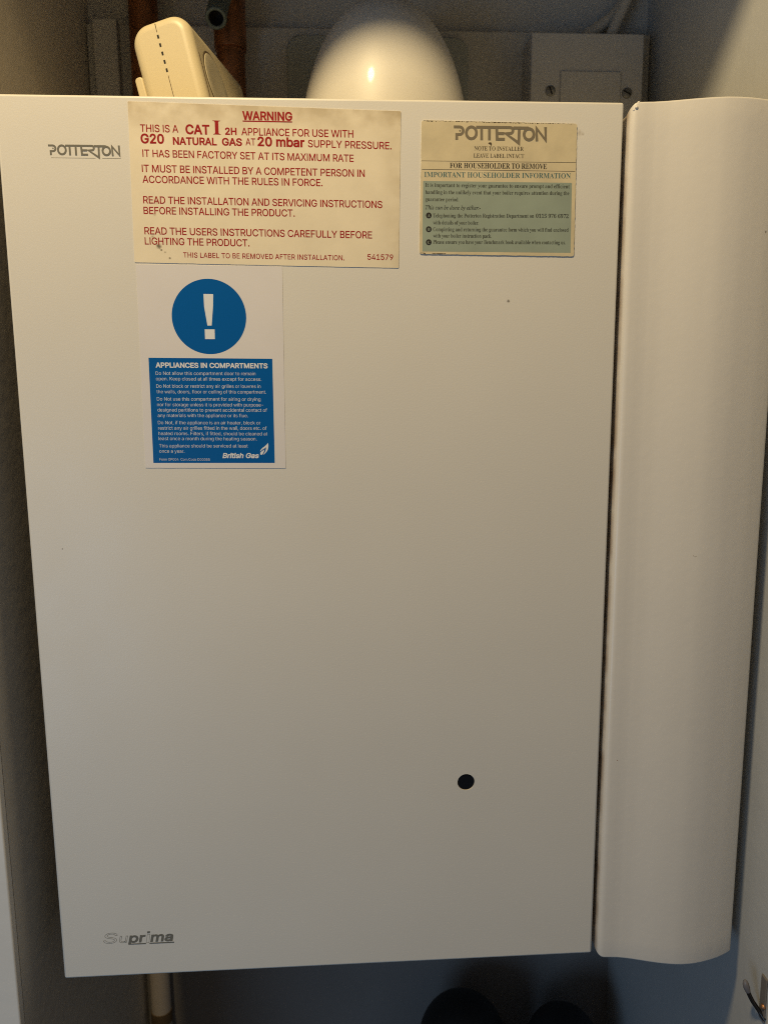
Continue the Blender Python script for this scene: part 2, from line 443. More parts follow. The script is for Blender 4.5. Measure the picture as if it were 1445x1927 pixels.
# ------------------------------------------------------------------ lettering
GLYPH_SRC = {
'I': r''', 185|37,-117,66,70,135,70,83,-117
- 445|331,240,331,185,112,185,112,240
. 185|94,-4,76,-1,62,9,52,23,49,40,52,58,62,72,76,82,94,85,111,82,126,72,135,58,139,40,135,23,126,9,111,-1
0 445|223,-7,171,1,128,24,93,61,68,111,52,175,47,250,52,325,68,388,93,439,128,476,171,499,223,507,274,499,317,476,352,439,378,388,393,325,398,250,393,175,378,111,352,61,318,24,274,1|223,49,257,55,285,72,308,102,324,141,335,191,338,250,335,309,324,359,308,398,285,428,257,446,223,452,189,446,160,428,138,398,121,359,111,309,107,250,111,191,121,141,138,102,160,72,189,55
1 445|75,0,75,54,384,54,384,0|271,500,271,0,209,0,209,441,206,441,85,352,85,419,195,500
2 445|63,0,63,47,230,225,277,278,305,321,315,365,312,390,302,411,288,429,268,441,220,452,193,449,169,440,150,425,136,406,128,383,125,356,64,356,70,398,85,435,109,465,141,488,179,502,221,507,264,502,301,488,332,466,355,438,370,404,374,366,365,312,330,254,262,177,150,59,150,56,383,56,383,0
4 445|39,104,39,156,243,500,305,500,107,163,107,160,406,160,406,104|277,0,277,119,277,144,277,312,337,312,337,0
5 445|217,-7,175,-2,138,11,106,32,81,59,65,92,59,128,120,128,125,107,136,87,170,59,217,49,246,53,271,63,293,80,309,103,319,129,322,159,319,190,308,217,292,240,270,258,244,268,214,272,165,264,126,242,66,248,94,500,360,500,360,444,148,444,132,296,134,296,174,319,226,328,258,325,289,315,316,300,339,280,358,256,372,227,381,195,384,160,379,115,363,74,337,41,303,15,263,-1
7 445|95,0,318,441,318,444,61,444,61,500,384,500,384,441,162,0
9 445|222,507,266,501,305,486,337,460,362,427,377,387,382,341,378,304,366,265,310,165,197,0,128,0,296,243,302,243,283,217,252,198,214,191,172,196,135,210,104,233,82,264,67,302,62,346,68,390,83,429,108,461,140,486,179,502|222,452,195,449,171,438,151,422,136,400,126,375,123,346,126,316,136,290,151,269,171,253,195,243,222,239,250,243,274,253,294,269,309,290,319,315,322,344,319,374,309,400,294,422,274,438,250,449
A 471|16,0,198,500,271,500,455,0,388,0,282,297,260,366,228,470,241,470,209,365,187,297,84,0|108,140,108,195,363,195,363,140
B 448|59,0,59,500,237,500,284,496,323,482,353,461,374,434,387,403,391,367,388,338,380,315,350,281,309,262,309,258,333,253,357,241,378,223,395,200,407,170,411,134,406,98,393,66,371,38,339,18,296,4,242,0|122,56,241,56,291,62,324,78,343,103,349,134,346,159,337,181,321,200,300,214,274,224,244,227,122,227|122,281,234,281,283,291,303,304,318,321,327,342,330,366,324,396,307,421,278,438,236,444,122,444
C 501|263,-7,202,1,148,24,103,62,68,113,47,176,40,250,47,323,68,386,103,437,148,475,202,499,263,507,334,496,366,482,395,463,420,439,440,411,455,379,465,342,401,342,383,388,351,421,310,441,263,448,219,442,180,425,148,396,123,358,107,309,102,250,107,191,123,142,148,103,181,75,219,58,263,52,310,59,351,79,383,112,401,158,465,158,455,121,440,89,420,61,395,37,367,18,335,5,300,-4
D 494|215,0,94,0,94,56,211,56,267,62,312,79,348,108,372,146,387,195,392,251,387,307,373,354,348,393,314,421,270,438,217,444,92,444,92,500,221,500,289,493,346,470,392,434,426,384,447,323,454,251,447,178,426,117,392,67,345,30,286,8|122,500,122,0,59,0,59,500
E 411|59,0,59,500,366,500,366,444,122,444,122,281,349,281,349,225,122,225,122,56,369,56,369,0
F 403|59,0,59,500,363,500,363,444,122,444,122,273,340,273,340,217,122,217,122,0
G 511|264,-7,201,1,147,25,102,63,68,114,47,176,40,250,47,323,68,386,102,437,146,475,200,499,260,507,299,504,335,495,367,481,396,461,421,437,441,409,457,378,466,343,401,343,381,386,350,420,310,441,261,448,218,442,180,425,148,397,123,358,107,309,102,250,107,191,123,142,148,104,181,75,220,58,264,52,304,57,339,70,368,92,389,121,403,157,408,199,427,196,278,196,278,251,470,251,470,197,463,139,443,89,412,49,370,18,320,0
H 508|59,0,59,500,122,500,122,284,386,284,386,500,449,500,449,0,386,0,386,228,122,228,122,0
I 190|64,0,64,500,127,500,127,0
K 459|103,143,103,212,137,257,171,298,208,338,357,500,441,500,227,271,224,271|59,0,59,500,122,500,122,329,122,221,122,190,122,0|366,0,185,255,224,304,441,0
L 386|59,0,59,500,122,500,122,56,355,56,355,0
M 617|59,0,59,500,149,500,272,184,282,156,294,120,306,82,316,48,302,48,312,81,324,119,336,156,346,184,468,500,558,500,558,0,496,0,496,286,496,321,496,362,497,406,498,449,504,449,489,402,474,357,459,316,448,286,336,0,281,0,167,286,156,315,142,355,127,401,110,449,117,449,118,409,119,365,119,323,120,286,120,0
N 514|59,0,59,500,134,500,337,180,357,148,381,105,407,54,398,53,394,106,392,155,392,192,392,500,455,500,455,0,380,0,199,285,174,325,145,374,106,444,117,446,120,377,122,322,123,286,123,0
O 524|262,-7,202,1,148,24,103,62,69,113,47,176,40,250,47,323,69,386,103,437,148,475,202,499,262,507,323,499,377,475,422,437,456,386,477,323,485,250,477,176,456,113,422,62,377,24,323,1|262,52,305,58,343,75,376,103,401,142,417,191,423,250,417,309,401,358,376,397,343,425,305,442,262,448,220,442,181,425,148,397,123,358,107,309,102,250,107,191,123,142,148,103,181,75,220,58
P 437|59,0,59,500,231,500,284,495,327,479,360,454,383,422,397,384,402,342,397,299,383,261,360,229,327,204,284,188,231,183,107,183,107,238,229,238,264,242,292,252,313,268,327,289,336,314,339,342,336,370,327,395,313,415,292,431,264,441,228,444,122,444,122,0
R 441|59,0,59,500,232,500,285,495,327,480,360,457,384,426,398,388,402,346,398,304,384,267,360,236,327,213,284,199,232,194,95,194,95,251,230,251,265,254,293,262,314,276,328,295,336,319,339,346,336,374,328,398,314,417,292,432,264,441,229,444,122,444,122,0|347,0,226,225,298,225,420,0
S 439|220,-9,169,-4,125,9,90,30,63,59,45,94,38,134,103,134,109,108,121,86,140,70,164,58,220,48,252,51,281,59,305,72,324,90,336,112,340,137,336,159,326,176,291,201,241,218,181,235,126,256,85,284,59,321,51,366,57,406,74,440,100,468,135,489,177,502,223,507,270,502,311,489,345,468,371,441,387,408,394,371,332,371,321,405,297,430,263,445,221,451,191,448,164,440,143,428,127,411,116,391,113,369,117,346,129,328,166,303,209,288,260,274,306,259,353,234,388,194,398,168,401,136,396,97,380,62,354,33,318,10,273,-4
T 441|31,444,31,500,410,500,410,444,252,444,252,0,189,0,189,444
U 508|254,-8,199,-2,151,15,112,43,83,79,65,122,59,170,59,500,122,500,122,175,126,141,138,111,158,86,184,67,216,55,254,51,293,55,325,67,351,86,370,111,382,141,386,175,386,500,449,500,449,170,443,122,425,79,396,43,357,15,310,-2
V 471|200,0,16,500,83,500,189,203,212,135,244,30,231,30,262,136,285,203,388,500,455,500,273,0
W 674|152,0,16,500,81,500,160,193,172,143,184,92,194,39,186,39,196,92,208,143,220,193,301,500,373,500,454,193,466,143,478,92,489,39,480,39,490,92,502,143,514,193,593,500,658,500,521,0,448,0,361,317,345,385,330,467,344,467,329,388,312,317,227,0
X 466|18,0,213,280,213,232,29,500,102,500,175,394,201,355,220,323,239,287,228,287,248,323,267,355,293,394,367,500,439,500,254,235,254,282,448,0,375,0,287,127,264,162,245,192,227,227,240,227,221,193,203,163,179,127,90,0
Y 464|200,0,200,205,16,500,90,500,189,339,218,287,245,227,220,227,247,288,276,339,374,500,447,500,263,205,263,0
a 383|157,-8,123,-5,93,5,67,21,47,44,34,72,30,106,33,135,42,158,57,176,76,190,123,207,175,216,230,223,261,231,268,239,271,250,271,252,262,292,236,316,192,325,147,317,116,296,98,269,40,286,56,317,77,340,102,357,131,369,191,378,235,373,281,354,301,338,317,315,327,285,331,247,331,0,272,0,272,51,268,51,248,24,212,1|167,45,198,48,224,58,244,73,259,92,268,113,271,136,271,187,255,179,227,173,197,168,172,165,132,156,102,137,93,122,90,103,100,71,128,51
b 417|226,-8,194,-5,169,4,135,31,116,58,110,58,110,0,52,0,52,500,112,500,112,314,116,314,135,340,168,366,193,375,225,378,269,372,308,354,339,326,363,288,379,240,384,186,379,130,364,83,340,45,308,16,269,-2|216,46,248,51,275,64,295,86,310,115,319,148,322,186,320,223,311,257,296,285,275,306,249,320,216,324,185,320,158,307,138,286,123,258,114,225,111,186,114,147,123,113,138,85,159,64,185,50
c 389|204,-8,156,-2,115,16,81,45,55,84,39,130,34,184,39,239,55,286,81,325,115,354,156,372,204,378,256,371,300,350,334,316,355,272,298,257,285,284,265,305,238,319,204,324,170,319,143,305,122,282,107,254,98,221,95,184,98,148,107,115,122,87,143,65,170,50,204,46,238,51,266,65,287,87,299,115,357,101,335,55,301,21,256,-1
d 417|192,-8,148,-2,110,16,78,45,54,83,39,130,34,186,39,240,54,288,78,326,110,354,148,372,192,378,224,375,249,366,282,340,301,314,305,314,305,500,365,500,365,0,307,0,307,58,301,58,282,31,248,4,223,-5|201,46,232,50,259,64,279,85,294,113,303,147,306,186,303,225,294,258,280,286,259,307,233,320,201,324,169,320,142,306,121,285,107,257,98,223,95,186,98,148,107,115,122,86,143,64,169,51
e 397|208,-8,158,-2,115,16,80,45,55,83,39,130,34,184,39,238,54,285,79,324,113,353,154,372,202,378,261,368,289,354,314,335,335,309,351,277,361,238,365,191,365,166,73,166,73,217,332,217,304,199,301,233,293,264,278,289,258,308,233,320,202,324,170,320,144,308,123,289,107,265,97,237,94,207,94,174,98,136,109,104,126,79,148,60,176,49,209,45,249,52,281,71,300,104,359,89,347,62,329,39,306,19,278,4,245,-5
f 249|224,373,224,321,6,321,6,373|79,0,79,424,83,453,94,478,111,496,133,510,184,521,218,518,239,512,223,460,211,464,191,466,168,462,152,452,142,435,139,411,139,0
g 418|203,-148,165,-145,132,-137,81,-108,50,-68,100,-40,119,-65,152,-87,203,-96,245,-90,277,-74,299,-46,306,-6,306,67,301,67,282,41,248,15,223,7,192,5,149,10,111,26,79,53,54,89,39,134,34,188,39,242,54,288,78,326,110,354,149,372,193,378,224,375,249,366,283,340,302,313,308,313,308,373,366,373,366,-9,361,-53,344,-88,319,-115,286,-134,247,-144|201,58,233,62,259,74,280,93,295,119,304,151,307,189,304,227,295,259,280,286,259,307,233,320,201,324,169,320,143,306,122,285,107,258,98,226,95,189,98,152,107,120,122,94,143,74,169,62
h 403|112,223,112,0,52,0,52,500,112,500,112,283,101,283,121,327,149,356,184,372,223,378,259,374,290,362,316,343,335,315,347,280,351,236,351,0,291,0,291,231,285,270,268,299,241,317,206,323,181,321,158,312,139,298,124,278,115,253
i 164|52,0,52,373,112,373,112,0|82,435,66,438,53,447,44,460,41,475,44,490,53,503,66,512,82,515,98,512,112,503,121,490,124,475,121,460,112,447,98,438
k 374|108,134,108,208,118,208,280,373,354,373,181,196,174,196|52,0,52,500,112,500,112,0|289,0,145,183,188,225,366,0
l 158|50,0,50,515,108,515,108,0
m 599|52,0,52,373,110,373,110,290,106,290,116,318,130,340,169,370,215,380,253,373,282,355,303,326,315,290,307,290,316,315,331,337,374,368,429,380,460,376,489,365,513,348,531,323,543,291,547,251,547,0,487,0,487,249,482,284,464,307,440,320,411,325,388,322,368,314,339,285,330,243,330,0,269,0,269,255,264,284,249,306,225,320,196,325,155,315,137,302,124,284,115,262,112,234,112,0
n 403|112,223,112,0,52,0,52,373,110,373,110,283,101,283,121,327,149,356,184,372,223,378,259,374,290,362,315,343,335,315,347,280,351,236,351,0,291,0,291,231,285,270,268,299,241,317,206,323,181,321,158,312,139,298,124,278,115,253
o 408|204,-8,156,-2,115,16,81,45,55,84,39,130,34,184,39,239,55,286,81,325,115,354,156,372,204,378,252,372,293,354,328,325,353,286,369,239,374,184,369,130,353,84,328,45,293,16,252,-2|204,46,238,50,266,65,287,87,302,115,311,148,314,184,311,220,302,254,287,282,266,305,238,319,204,324,170,319,143,305,122,282,107,254,98,221,95,184,98,148,107,115,122,87,143,65,170,50
p 417|52,-140,52,373,110,373,110,314,116,314,135,340,168,366,193,375,225,378,269,372,308,354,339,326,363,288,379,240,384,186,379,130,364,83,340,45,308,16,269,-2,226,-8,194,-5,170,4,136,31,116,58,112,58,112,-140|216,46,248,51,275,64,295,86,310,115,319,148,322,186,320,223,311,257,296,285,275,306,249,320,216,324,185,320,158,307,138,286,123,258,114,225,111,186,114,147,123,113,138,85,159,64,185,50
r 255|52,0,52,373,110,373,110,315,113,315,128,341,150,361,178,374,209,378,225,378,239,377,239,317,226,319,203,320,179,317,156,309,138,296,124,279,115,257,112,233,112,0
s 359|179,-8,142,-5,110,3,83,18,61,37,45,62,35,93,92,105,103,78,122,59,147,48,178,45,213,49,240,61,258,79,263,101,260,119,250,133,232,145,208,152,147,167,102,183,71,205,52,233,46,269,50,299,64,326,85,348,113,364,146,374,184,378,219,375,249,366,274,352,294,333,318,285,263,272,254,292,238,310,216,323,184,327,154,323,129,311,112,294,107,272,110,254,122,239,169,219,226,206,270,190,301,168,319,140,326,105,321,74,307,46,285,24,255,6,220,-4
t 223|200,373,200,321,6,321,6,373|64,463,124,463,124,96,126,75,134,60,147,52,167,49,182,50,198,53,209,2,189,-3,165,-4,123,2,90,21,70,51,64,91
u 403|179,-5,144,-1,113,11,87,30,68,58,56,93,52,137,52,373,112,373,112,142,117,103,135,74,161,55,197,49,222,52,245,61,264,75,279,95,288,120,291,150,291,373,351,373,351,0,293,0,293,90,302,90,281,46,253,17,218,0
v 383|160,0,17,373,83,373,162,152,184,85,202,20,181,20,199,85,220,152,300,373,365,373,222,0
w 557|135,0,22,373,86,373,131,210,151,134,172,41,162,41,182,132,203,210,248,373,311,373,355,210,375,133,395,41,385,41,406,133,426,210,472,373,535,373,422,0,362,0,313,169,299,221,286,276,272,332,286,332,272,276,258,221,244,169,195,0
x 372|20,0,168,214,168,168,28,373,98,373,145,300,176,249,204,202,172,202,199,249,229,300,277,373,346,373,205,166,205,210,352,0,282,0,227,84,196,134,170,179,201,179,175,134,146,84,90,0
y 383|47,-136,60,-84,70,-86,102,-87,128,-73,148,-35,160,-1,17,373,83,373,162,152,184,85,202,20,181,20,199,85,220,152,300,373,365,373,201,-57,173,-105,137,-133,90,-143,63,-141''',
'S': r'''. 162|80,82,58,76,42,60,36,38,42,15,58,-1,80,-7,103,-1,119,15,125,38,119,60,103,76
0 412|206,-7,146,1,100,27,65,67,42,122,29,188,25,265,29,341,42,407,65,461,100,501,146,526,207,534,265,526,311,501,345,461,369,407,383,341,387,264,383,187,369,121,345,67,310,27,265,1|206,41,231,47,249,67,260,100,270,170,273,264,270,358,260,428,249,460,231,480,207,486,183,480,165,460,153,428,143,358,139,264,143,170,153,100,165,67,182,47
1 412|72,0,72,39,132,39,149,42,160,49,167,64,169,87,169,456,118,401,96,385,74,380,57,383,44,395,34,412,31,434,81,452,145,491,196,529,279,529,279,87,281,67,286,52,297,42,316,39,376,39,376,0
2 412|26,0,26,76,135,187,175,231,205,269,226,304,239,337,246,371,249,408,245,444,233,469,215,484,191,489,159,481,138,457,127,417,123,361,85,366,55,378,35,400,29,434,33,460,47,484,69,504,101,520,142,531,191,534,264,526,317,501,341,477,355,447,360,412,358,386,351,361,320,308,262,242,170,151,96,81,268,81,289,84,307,94,320,110,329,132,335,155,378,155,375,0
5 412|181,-7,131,-4,92,6,64,20,44,39,33,60,29,82,34,104,46,120,65,130,88,133,96,91,106,73,122,58,143,48,170,44,193,47,215,55,233,69,248,91,257,122,260,162,254,210,234,244,203,265,160,271,114,267,78,258,44,271,68,527,347,527,350,392,308,392,302,417,293,438,283,444,268,445,115,445,103,309,138,317,184,320,238,316,283,303,322,281,350,250,367,210,373,162,369,118,356,82,336,53,310,30,280,13,248,1
6 412|216,-7,165,-1,120,20,84,54,56,102,39,165,33,243,36,302,46,357,62,407,85,449,114,485,150,511,194,528,243,534,286,531,320,522,344,509,361,493,371,473,374,453,369,431,354,413,327,400,285,395,281,440,267,476,254,487,237,490,210,485,187,468,167,440,147,379,137,296,177,315,205,321,239,323,281,319,316,305,346,283,369,252,382,215,386,170,382,121,367,78,343,42,310,15,268,-2|218,41,243,49,263,70,275,108,279,163,275,215,261,250,240,271,212,278,191,275,169,267,137,243,144,151,161,89,187,53
7 412|122,0,318,446,124,446,102,442,88,429,81,409,77,372,32,372,36,527,388,527,388,490,184,0
9 412|167,-7,128,-4,97,5,74,19,58,36,49,56,46,76,49,91,55,103,67,112,83,118,96,87,114,62,138,45,171,39,206,48,234,73,255,116,268,176,275,253,256,233,233,217,204,206,170,203,131,207,96,220,66,242,44,272,30,310,26,355,31,405,46,449,71,485,104,511,146,528,195,534,245,527,290,508,327,475,355,428,373,365,379,286,376,227,367,172,352,122,330,79,301,43,264,15,220,-2|202,256,226,259,246,270,263,285,275,305,269,387,254,442,230,474,199,485,171,477,150,453,137,414,133,360,140,302,164,267
A 479|-10,0,-10,20,10,23,26,33,40,52,54,82,226,512,246,511,422,95,451,38,466,24,487,20,487,0,251,0,251,20,285,23,305,33,311,50,299,89,277,145,114,145,86,77,83,65,82,53,88,35,106,24,136,20,140,20,140,0|125,176,265,176,194,350
B 486|18,0,18,19,49,24,69,35,79,56,82,90,82,405,76,453,68,467,56,475,17,482,17,500,242,500,311,495,366,482,404,459,427,426,435,385,422,332,382,294,315,271,367,258,407,238,436,213,454,181,459,145,454,102,436,67,407,38,368,17,319,4,261,0|200,277,206,277,257,282,289,299,307,330,313,379,308,423,296,453,273,471,237,476,217,474,206,466,201,452,200,429|243,27,284,33,311,54,325,89,330,141,324,193,304,228,269,247,217,254,200,254,200,72,202,50,209,37,222,29
C 514|282,-12,212,-3,151,22,100,62,61,115,37,178,29,251,37,322,62,385,101,438,152,478,214,503,285,511,339,504,403,483,426,478,448,486,460,511,479,511,479,338,461,338,431,400,391,447,344,477,291,487,243,477,206,449,179,401,163,334,158,249,164,168,181,106,211,61,252,35,305,26,349,32,393,49,434,78,471,117,491,97,434,37,364,0
D 544|22,0,22,19,51,23,69,32,78,51,81,82,81,411,78,447,67,468,47,478,16,482,16,500,243,500,325,493,392,471,445,435,483,386,506,324,514,250,503,160,472,90,419,40,346,10,251,0|244,27,288,33,324,51,351,82,370,126,381,182,385,251,379,332,363,395,335,440,295,467,245,476,222,473,208,465,202,449,200,423,200,79,202,53,208,37,222,29
E 485|15,0,15,18,48,22,69,32,79,53,83,86,83,405,79,444,68,467,48,478,18,482,18,500,438,500,438,351,421,351,412,392,396,424,374,446,324,466,254,473,219,470,210,466,204,458,201,426,201,270,212,270,255,276,285,295,304,329,316,379,334,379,334,130,316,130,310,169,300,199,285,220,264,234,238,242,204,244,201,244,201,74,203,51,211,38,227,32,253,30,303,33,344,42,378,58,407,82,431,115,451,157,472,157,442,0
F 444|17,0,17,19,49,25,69,37,79,58,82,92,82,412,78,445,67,465,47,475,15,482,15,500,432,500,432,351,414,351,405,392,390,423,369,446,340,462,302,471,252,473,219,472,204,462,200,437,200,271,209,271,251,278,281,297,301,330,312,381,332,381,332,130,313,130,301,185,282,220,251,239,207,246,200,246,200,88,206,47,215,34,230,26,282,19,282,0
H 574|17,0,17,19,49,24,69,35,79,55,82,88,82,416,78,446,68,465,49,476,18,482,18,500,265,500,265,482,224,474,212,467,205,456,200,416,200,275,375,275,375,416,371,456,363,467,352,474,310,482,310,500,557,500,557,482,525,476,506,466,496,447,493,416,493,88,497,57,506,36,525,24,557,19,557,0,310,0,310,19,341,24,361,34,372,54,375,88,375,243,200,243,200,88,203,55,213,35,233,24,265,19,265,0
I 286|15,0,15,19,46,25,67,35,79,53,83,83,83,425,79,453,69,469,49,478,15,482,15,500,268,500,268,482,236,478,215,469,204,453,201,425,201,85,206,49,213,37,226,29,270,19,270,0
L 468|17,0,17,19,49,24,69,35,79,55,82,88,82,416,78,447,68,466,49,477,18,482,18,500,274,500,274,482,229,476,215,469,206,457,200,416,200,91,204,52,209,41,219,34,257,30,305,34,346,44,379,61,406,87,429,123,449,170,469,170,441,0
M 696|15,0,15,19,47,24,67,35,79,55,83,87,83,420,77,456,70,467,58,475,16,482,16,500,203,500,348,156,493,500,678,500,678,482,648,476,629,465,618,445,615,415,615,94,620,47,627,34,639,25,677,19,677,0,434,0,434,19,475,27,487,35,494,48,499,91,499,438,316,0,296,0,116,427,116,88,120,53,131,32,153,22,186,19,186,0
N 542|442,-12,117,384,117,86,120,54,130,34,150,24,183,19,183,0,20,0,20,19,59,25,71,33,78,45,83,86,83,426,40,476,20,482,20,500,172,500,429,185,429,414,424,455,417,466,405,474,364,482,364,500,527,500,527,482,495,477,476,466,466,446,463,414,463,-12
O 577|286,-12,234,-7,185,8,142,32,104,63,73,102,49,147,35,197,30,250,35,303,49,353,73,397,104,436,142,468,187,492,237,507,291,512,344,507,392,492,436,469,473,438,504,399,528,355,542,305,547,250,542,197,528,147,504,102,473,63,434,32,390,8,340,-7|291,13,336,23,371,51,396,98,412,165,417,250,413,321,401,380,382,427,355,460,323,480,285,487,240,477,205,449,179,402,164,335,159,250,163,179,175,120,195,74,221,40,253,20
P 459|17,0,17,19,49,24,69,35,79,55,82,88,82,416,78,446,68,465,49,476,18,482,18,500,235,500,315,496,369,483,402,463,428,437,444,403,449,364,444,325,428,292,403,264,367,243,321,230,265,226,200,226,200,88,203,55,213,35,233,24,265,19,265,0|200,252,221,252,268,258,298,277,315,311,321,361,316,411,302,446,276,467,237,473,219,471,208,465,202,454,200,437
R 519|17,0,17,19,49,24,69,35,79,55,82,88,82,416,78,446,68,465,49,476,18,482,18,500,238,500,335,492,403,468,434,442,452,409,458,367,446,313,408,273,346,246,474,55,497,28,509,21,525,19,527,19,527,0,372,0,221,233,200,233,200,88,203,55,213,35,233,24,265,19,265,0|200,257,223,257,273,263,307,284,327,318,333,369,330,406,319,436,302,457,278,469,246,473,222,471,208,464,202,449,200,423
S 428|47,-12,47,173,69,173,91,103,122,55,164,26,216,16,254,22,282,39,300,66,306,98,299,128,280,154,247,176,178,209,123,242,84,277,62,317,55,364,59,406,74,442,97,471,126,493,162,507,203,512,252,507,310,492,320,489,329,488,344,494,352,512,372,512,372,350,354,350,341,389,322,423,299,450,272,471,243,484,213,488,179,483,153,468,137,446,131,417,136,391,150,369,174,351,207,333,278,299,318,278,348,256,370,232,384,206,392,178,395,146,389,102,372,63,345,32,308,8,263,-6,211,-11,174,-8,138,1,108,10,93,13,76,8,67,-12
T 465|101,0,101,19,135,23,156,34,167,55,171,88,171,476,164,476,112,467,72,443,45,403,32,349,12,349,12,500,451,500,451,348,432,348,423,394,404,430,377,455,340,471,295,476,289,476,289,88,293,54,303,33,325,23,360,19,360,0
U 541|272,-14,211,-9,162,6,125,31,100,67,85,113,80,170,80,416,77,446,67,465,47,476,16,482,16,500,264,500,264,482,222,474,210,467,203,456,198,416,198,153,205,97,223,56,255,32,302,24,348,30,384,48,410,78,426,121,431,175,431,415,427,446,417,465,396,476,361,482,361,500,521,500,521,482,492,475,475,463,467,444,464,415,464,199,459,130,443,76,417,35,380,8,332,-9
V 470|233,-14,49,418,25,461,9,475,-15,482,-15,500,232,500,232,482,202,480,183,475,171,465,167,450,177,415,284,157,382,414,389,449,386,465,375,474,328,482,328,500,485,500,485,482,465,479,448,469,434,451,420,420,252,-14
a 378|279,-11,248,-6,228,11,220,38,185,12,146,-4,105,-10,70,-4,44,13,28,38,22,69,27,100,43,127,70,149,131,180,218,209,218,265,215,292,205,310,188,321,162,324,126,319,114,301,125,282,132,267,135,254,131,236,121,222,104,212,85,209,64,213,49,223,39,239,36,260,41,284,54,306,76,324,104,338,138,347,178,350,245,342,289,321,313,284,322,231,322,69,324,44,334,38,352,46,361,30,323,-1|166,37,191,45,218,69,218,186,169,166,140,135,130,92,134,61,146,43
b 396|47,-13,47,426,45,455,40,471,29,478,9,482,9,500,152,500,152,306,178,330,208,345,243,350,279,344,312,328,338,303,358,269,371,229,375,182,370,129,354,83,329,44,296,14,256,-5,211,-11,162,-1,115,31,58,-13|201,15,224,20,242,32,254,54,265,104,269,176,265,234,254,275,233,300,202,308,186,305,170,296,158,283,152,265,152,75,157,42,174,22
c 322|171,-11,131,-5,95,12,65,39,41,74,26,117,21,164,27,215,44,260,70,297,105,326,146,344,192,350,239,345,275,327,297,301,305,269,302,251,292,236,278,227,260,224,235,230,220,247,215,275,216,287,217,298,209,319,186,326,151,313,130,273,123,206,130,135,150,84,171,61,195,47,224,42,262,51,298,79,313,66,272,23,225,-2
d 406|153,-11,117,-5,85,11,59,38,38,73,26,115,21,162,26,215,39,261,61,298,89,326,123,344,160,350,192,345,221,331,245,308,245,440,242,460,233,472,217,479,193,482,193,500,350,500,350,83,352,59,357,45,368,36,388,30,388,12,323,6,245,-11,245,43,221,13,190,-5|188,31,205,35,222,45,236,62,245,83,245,265,239,282,226,296,210,305,191,308,162,300,143,274,133,230,129,168,132,107,142,64,160,39
e 330|169,-11,129,-5,93,11,63,39,41,75,26,120,21,173,26,221,41,264,65,300,96,327,132,344,173,350,212,345,245,331,273,308,294,276,306,237,310,190,310,182,128,182,132,133,144,95,162,68,187,52,219,46,247,52,273,68,296,94,313,80,273,29,225,-1|128,211,221,211,221,236,219,276,212,304,199,321,177,326,150,315,133,280,128,223
f 235|16,0,16,18,44,24,55,38,58,80,58,304,18,304,18,341,58,341,58,388,66,440,93,478,135,502,191,510,232,505,263,489,283,466,289,439,286,418,277,403,263,393,246,390,228,393,215,401,206,413,203,429,212,462,215,468,217,475,212,484,198,487,179,483,169,472,162,428,162,341,223,341,223,304,162,304,162,72,165,44,173,28,190,20,219,18,219,0
g 359|160,-154,97,-149,52,-133,25,-110,15,-82,22,-60,42,-42,75,-28,48,-11,31,10,26,33,31,59,46,81,73,101,112,121,63,148,34,185,24,233,29,266,44,294,66,317,96,335,132,346,173,350,215,346,256,334,348,334,348,294,294,294,314,261,320,223,316,193,303,166,283,144,257,127,225,116,189,113,172,114,156,114,138,112,124,104,114,92,111,78,122,60,155,54,192,54,245,51,284,44,313,32,332,14,343,-10,347,-41,341,-73,325,-101,299,-124,241,-147|173,136,195,142,209,160,217,190,219,232,217,274,209,303,195,320,173,326,151,320,136,303,128,274,125,232,128,190,136,160,151,142|176,-128,239,-121,277,-103,289,-72,285,-56,274,-45,254,-40,225,-38,106,-38,87,-57,80,-80,86,-98,104,-114,133,-124
h 418|20,0,20,18,38,21,49,28,55,41,58,61,58,438,56,458,50,471,39,479,21,483,21,500,162,500,162,293,192,324,227,343,267,350,301,345,328,331,347,307,359,275,363,232,363,61,365,42,370,28,381,21,399,18,399,0,222,0,222,18,227,18,244,23,255,37,258,61,258,238,251,283,241,294,223,298,190,288,162,258,162,61,164,42,169,28,180,21,198,18,198,0
i 218|111,397,89,401,71,413,59,431,55,453,59,475,71,493,89,505,111,509,132,505,150,493,162,475,166,453,162,431,150,413,132,401|20,0,20,18,38,21,50,28,56,41,58,61,58,277,56,299,51,313,41,320,22,322,23,341,163,341,163,61,165,42,170,29,180,21,198,18,198,0
k 394|19,0,19,18,38,21,50,28,56,41,58,61,58,437,52,472,41,479,22,482,23,500,162,500,162,185,249,272,263,290,268,305,258,318,229,322,226,322,226,341,379,341,379,322,338,312,302,285,244,229,380,38,395,23,413,18,413,0,232,0,232,18,238,18,256,22,263,35,254,54,178,162,162,147,162,61,164,42,169,29,180,21,198,18,198,0
l 219|20,0,20,18,38,21,50,28,56,41,58,61,58,437,52,471,41,479,22,482,22,500,163,500,163,61,165,42,170,29,180,21,198,18,198,0
m 608|20,0,20,18,38,21,49,28,55,41,58,61,58,278,56,298,50,312,39,320,21,323,21,341,161,341,161,291,191,323,224,343,260,350,304,343,334,322,352,287,383,322,418,343,459,350,493,345,519,331,538,307,549,275,553,232,553,61,555,42,560,28,571,21,588,18,588,0,414,0,414,18,432,21,442,29,448,42,450,61,450,238,443,283,433,294,414,298,384,289,356,260,356,61,358,42,363,29,374,21,391,18,391,0,219,0,219,18,236,21,247,29,253,42,254,61,254,238,248,283,237,294,219,298,187,288,161,258,161,61,162,42,167,29,178,21,195,18,195,0
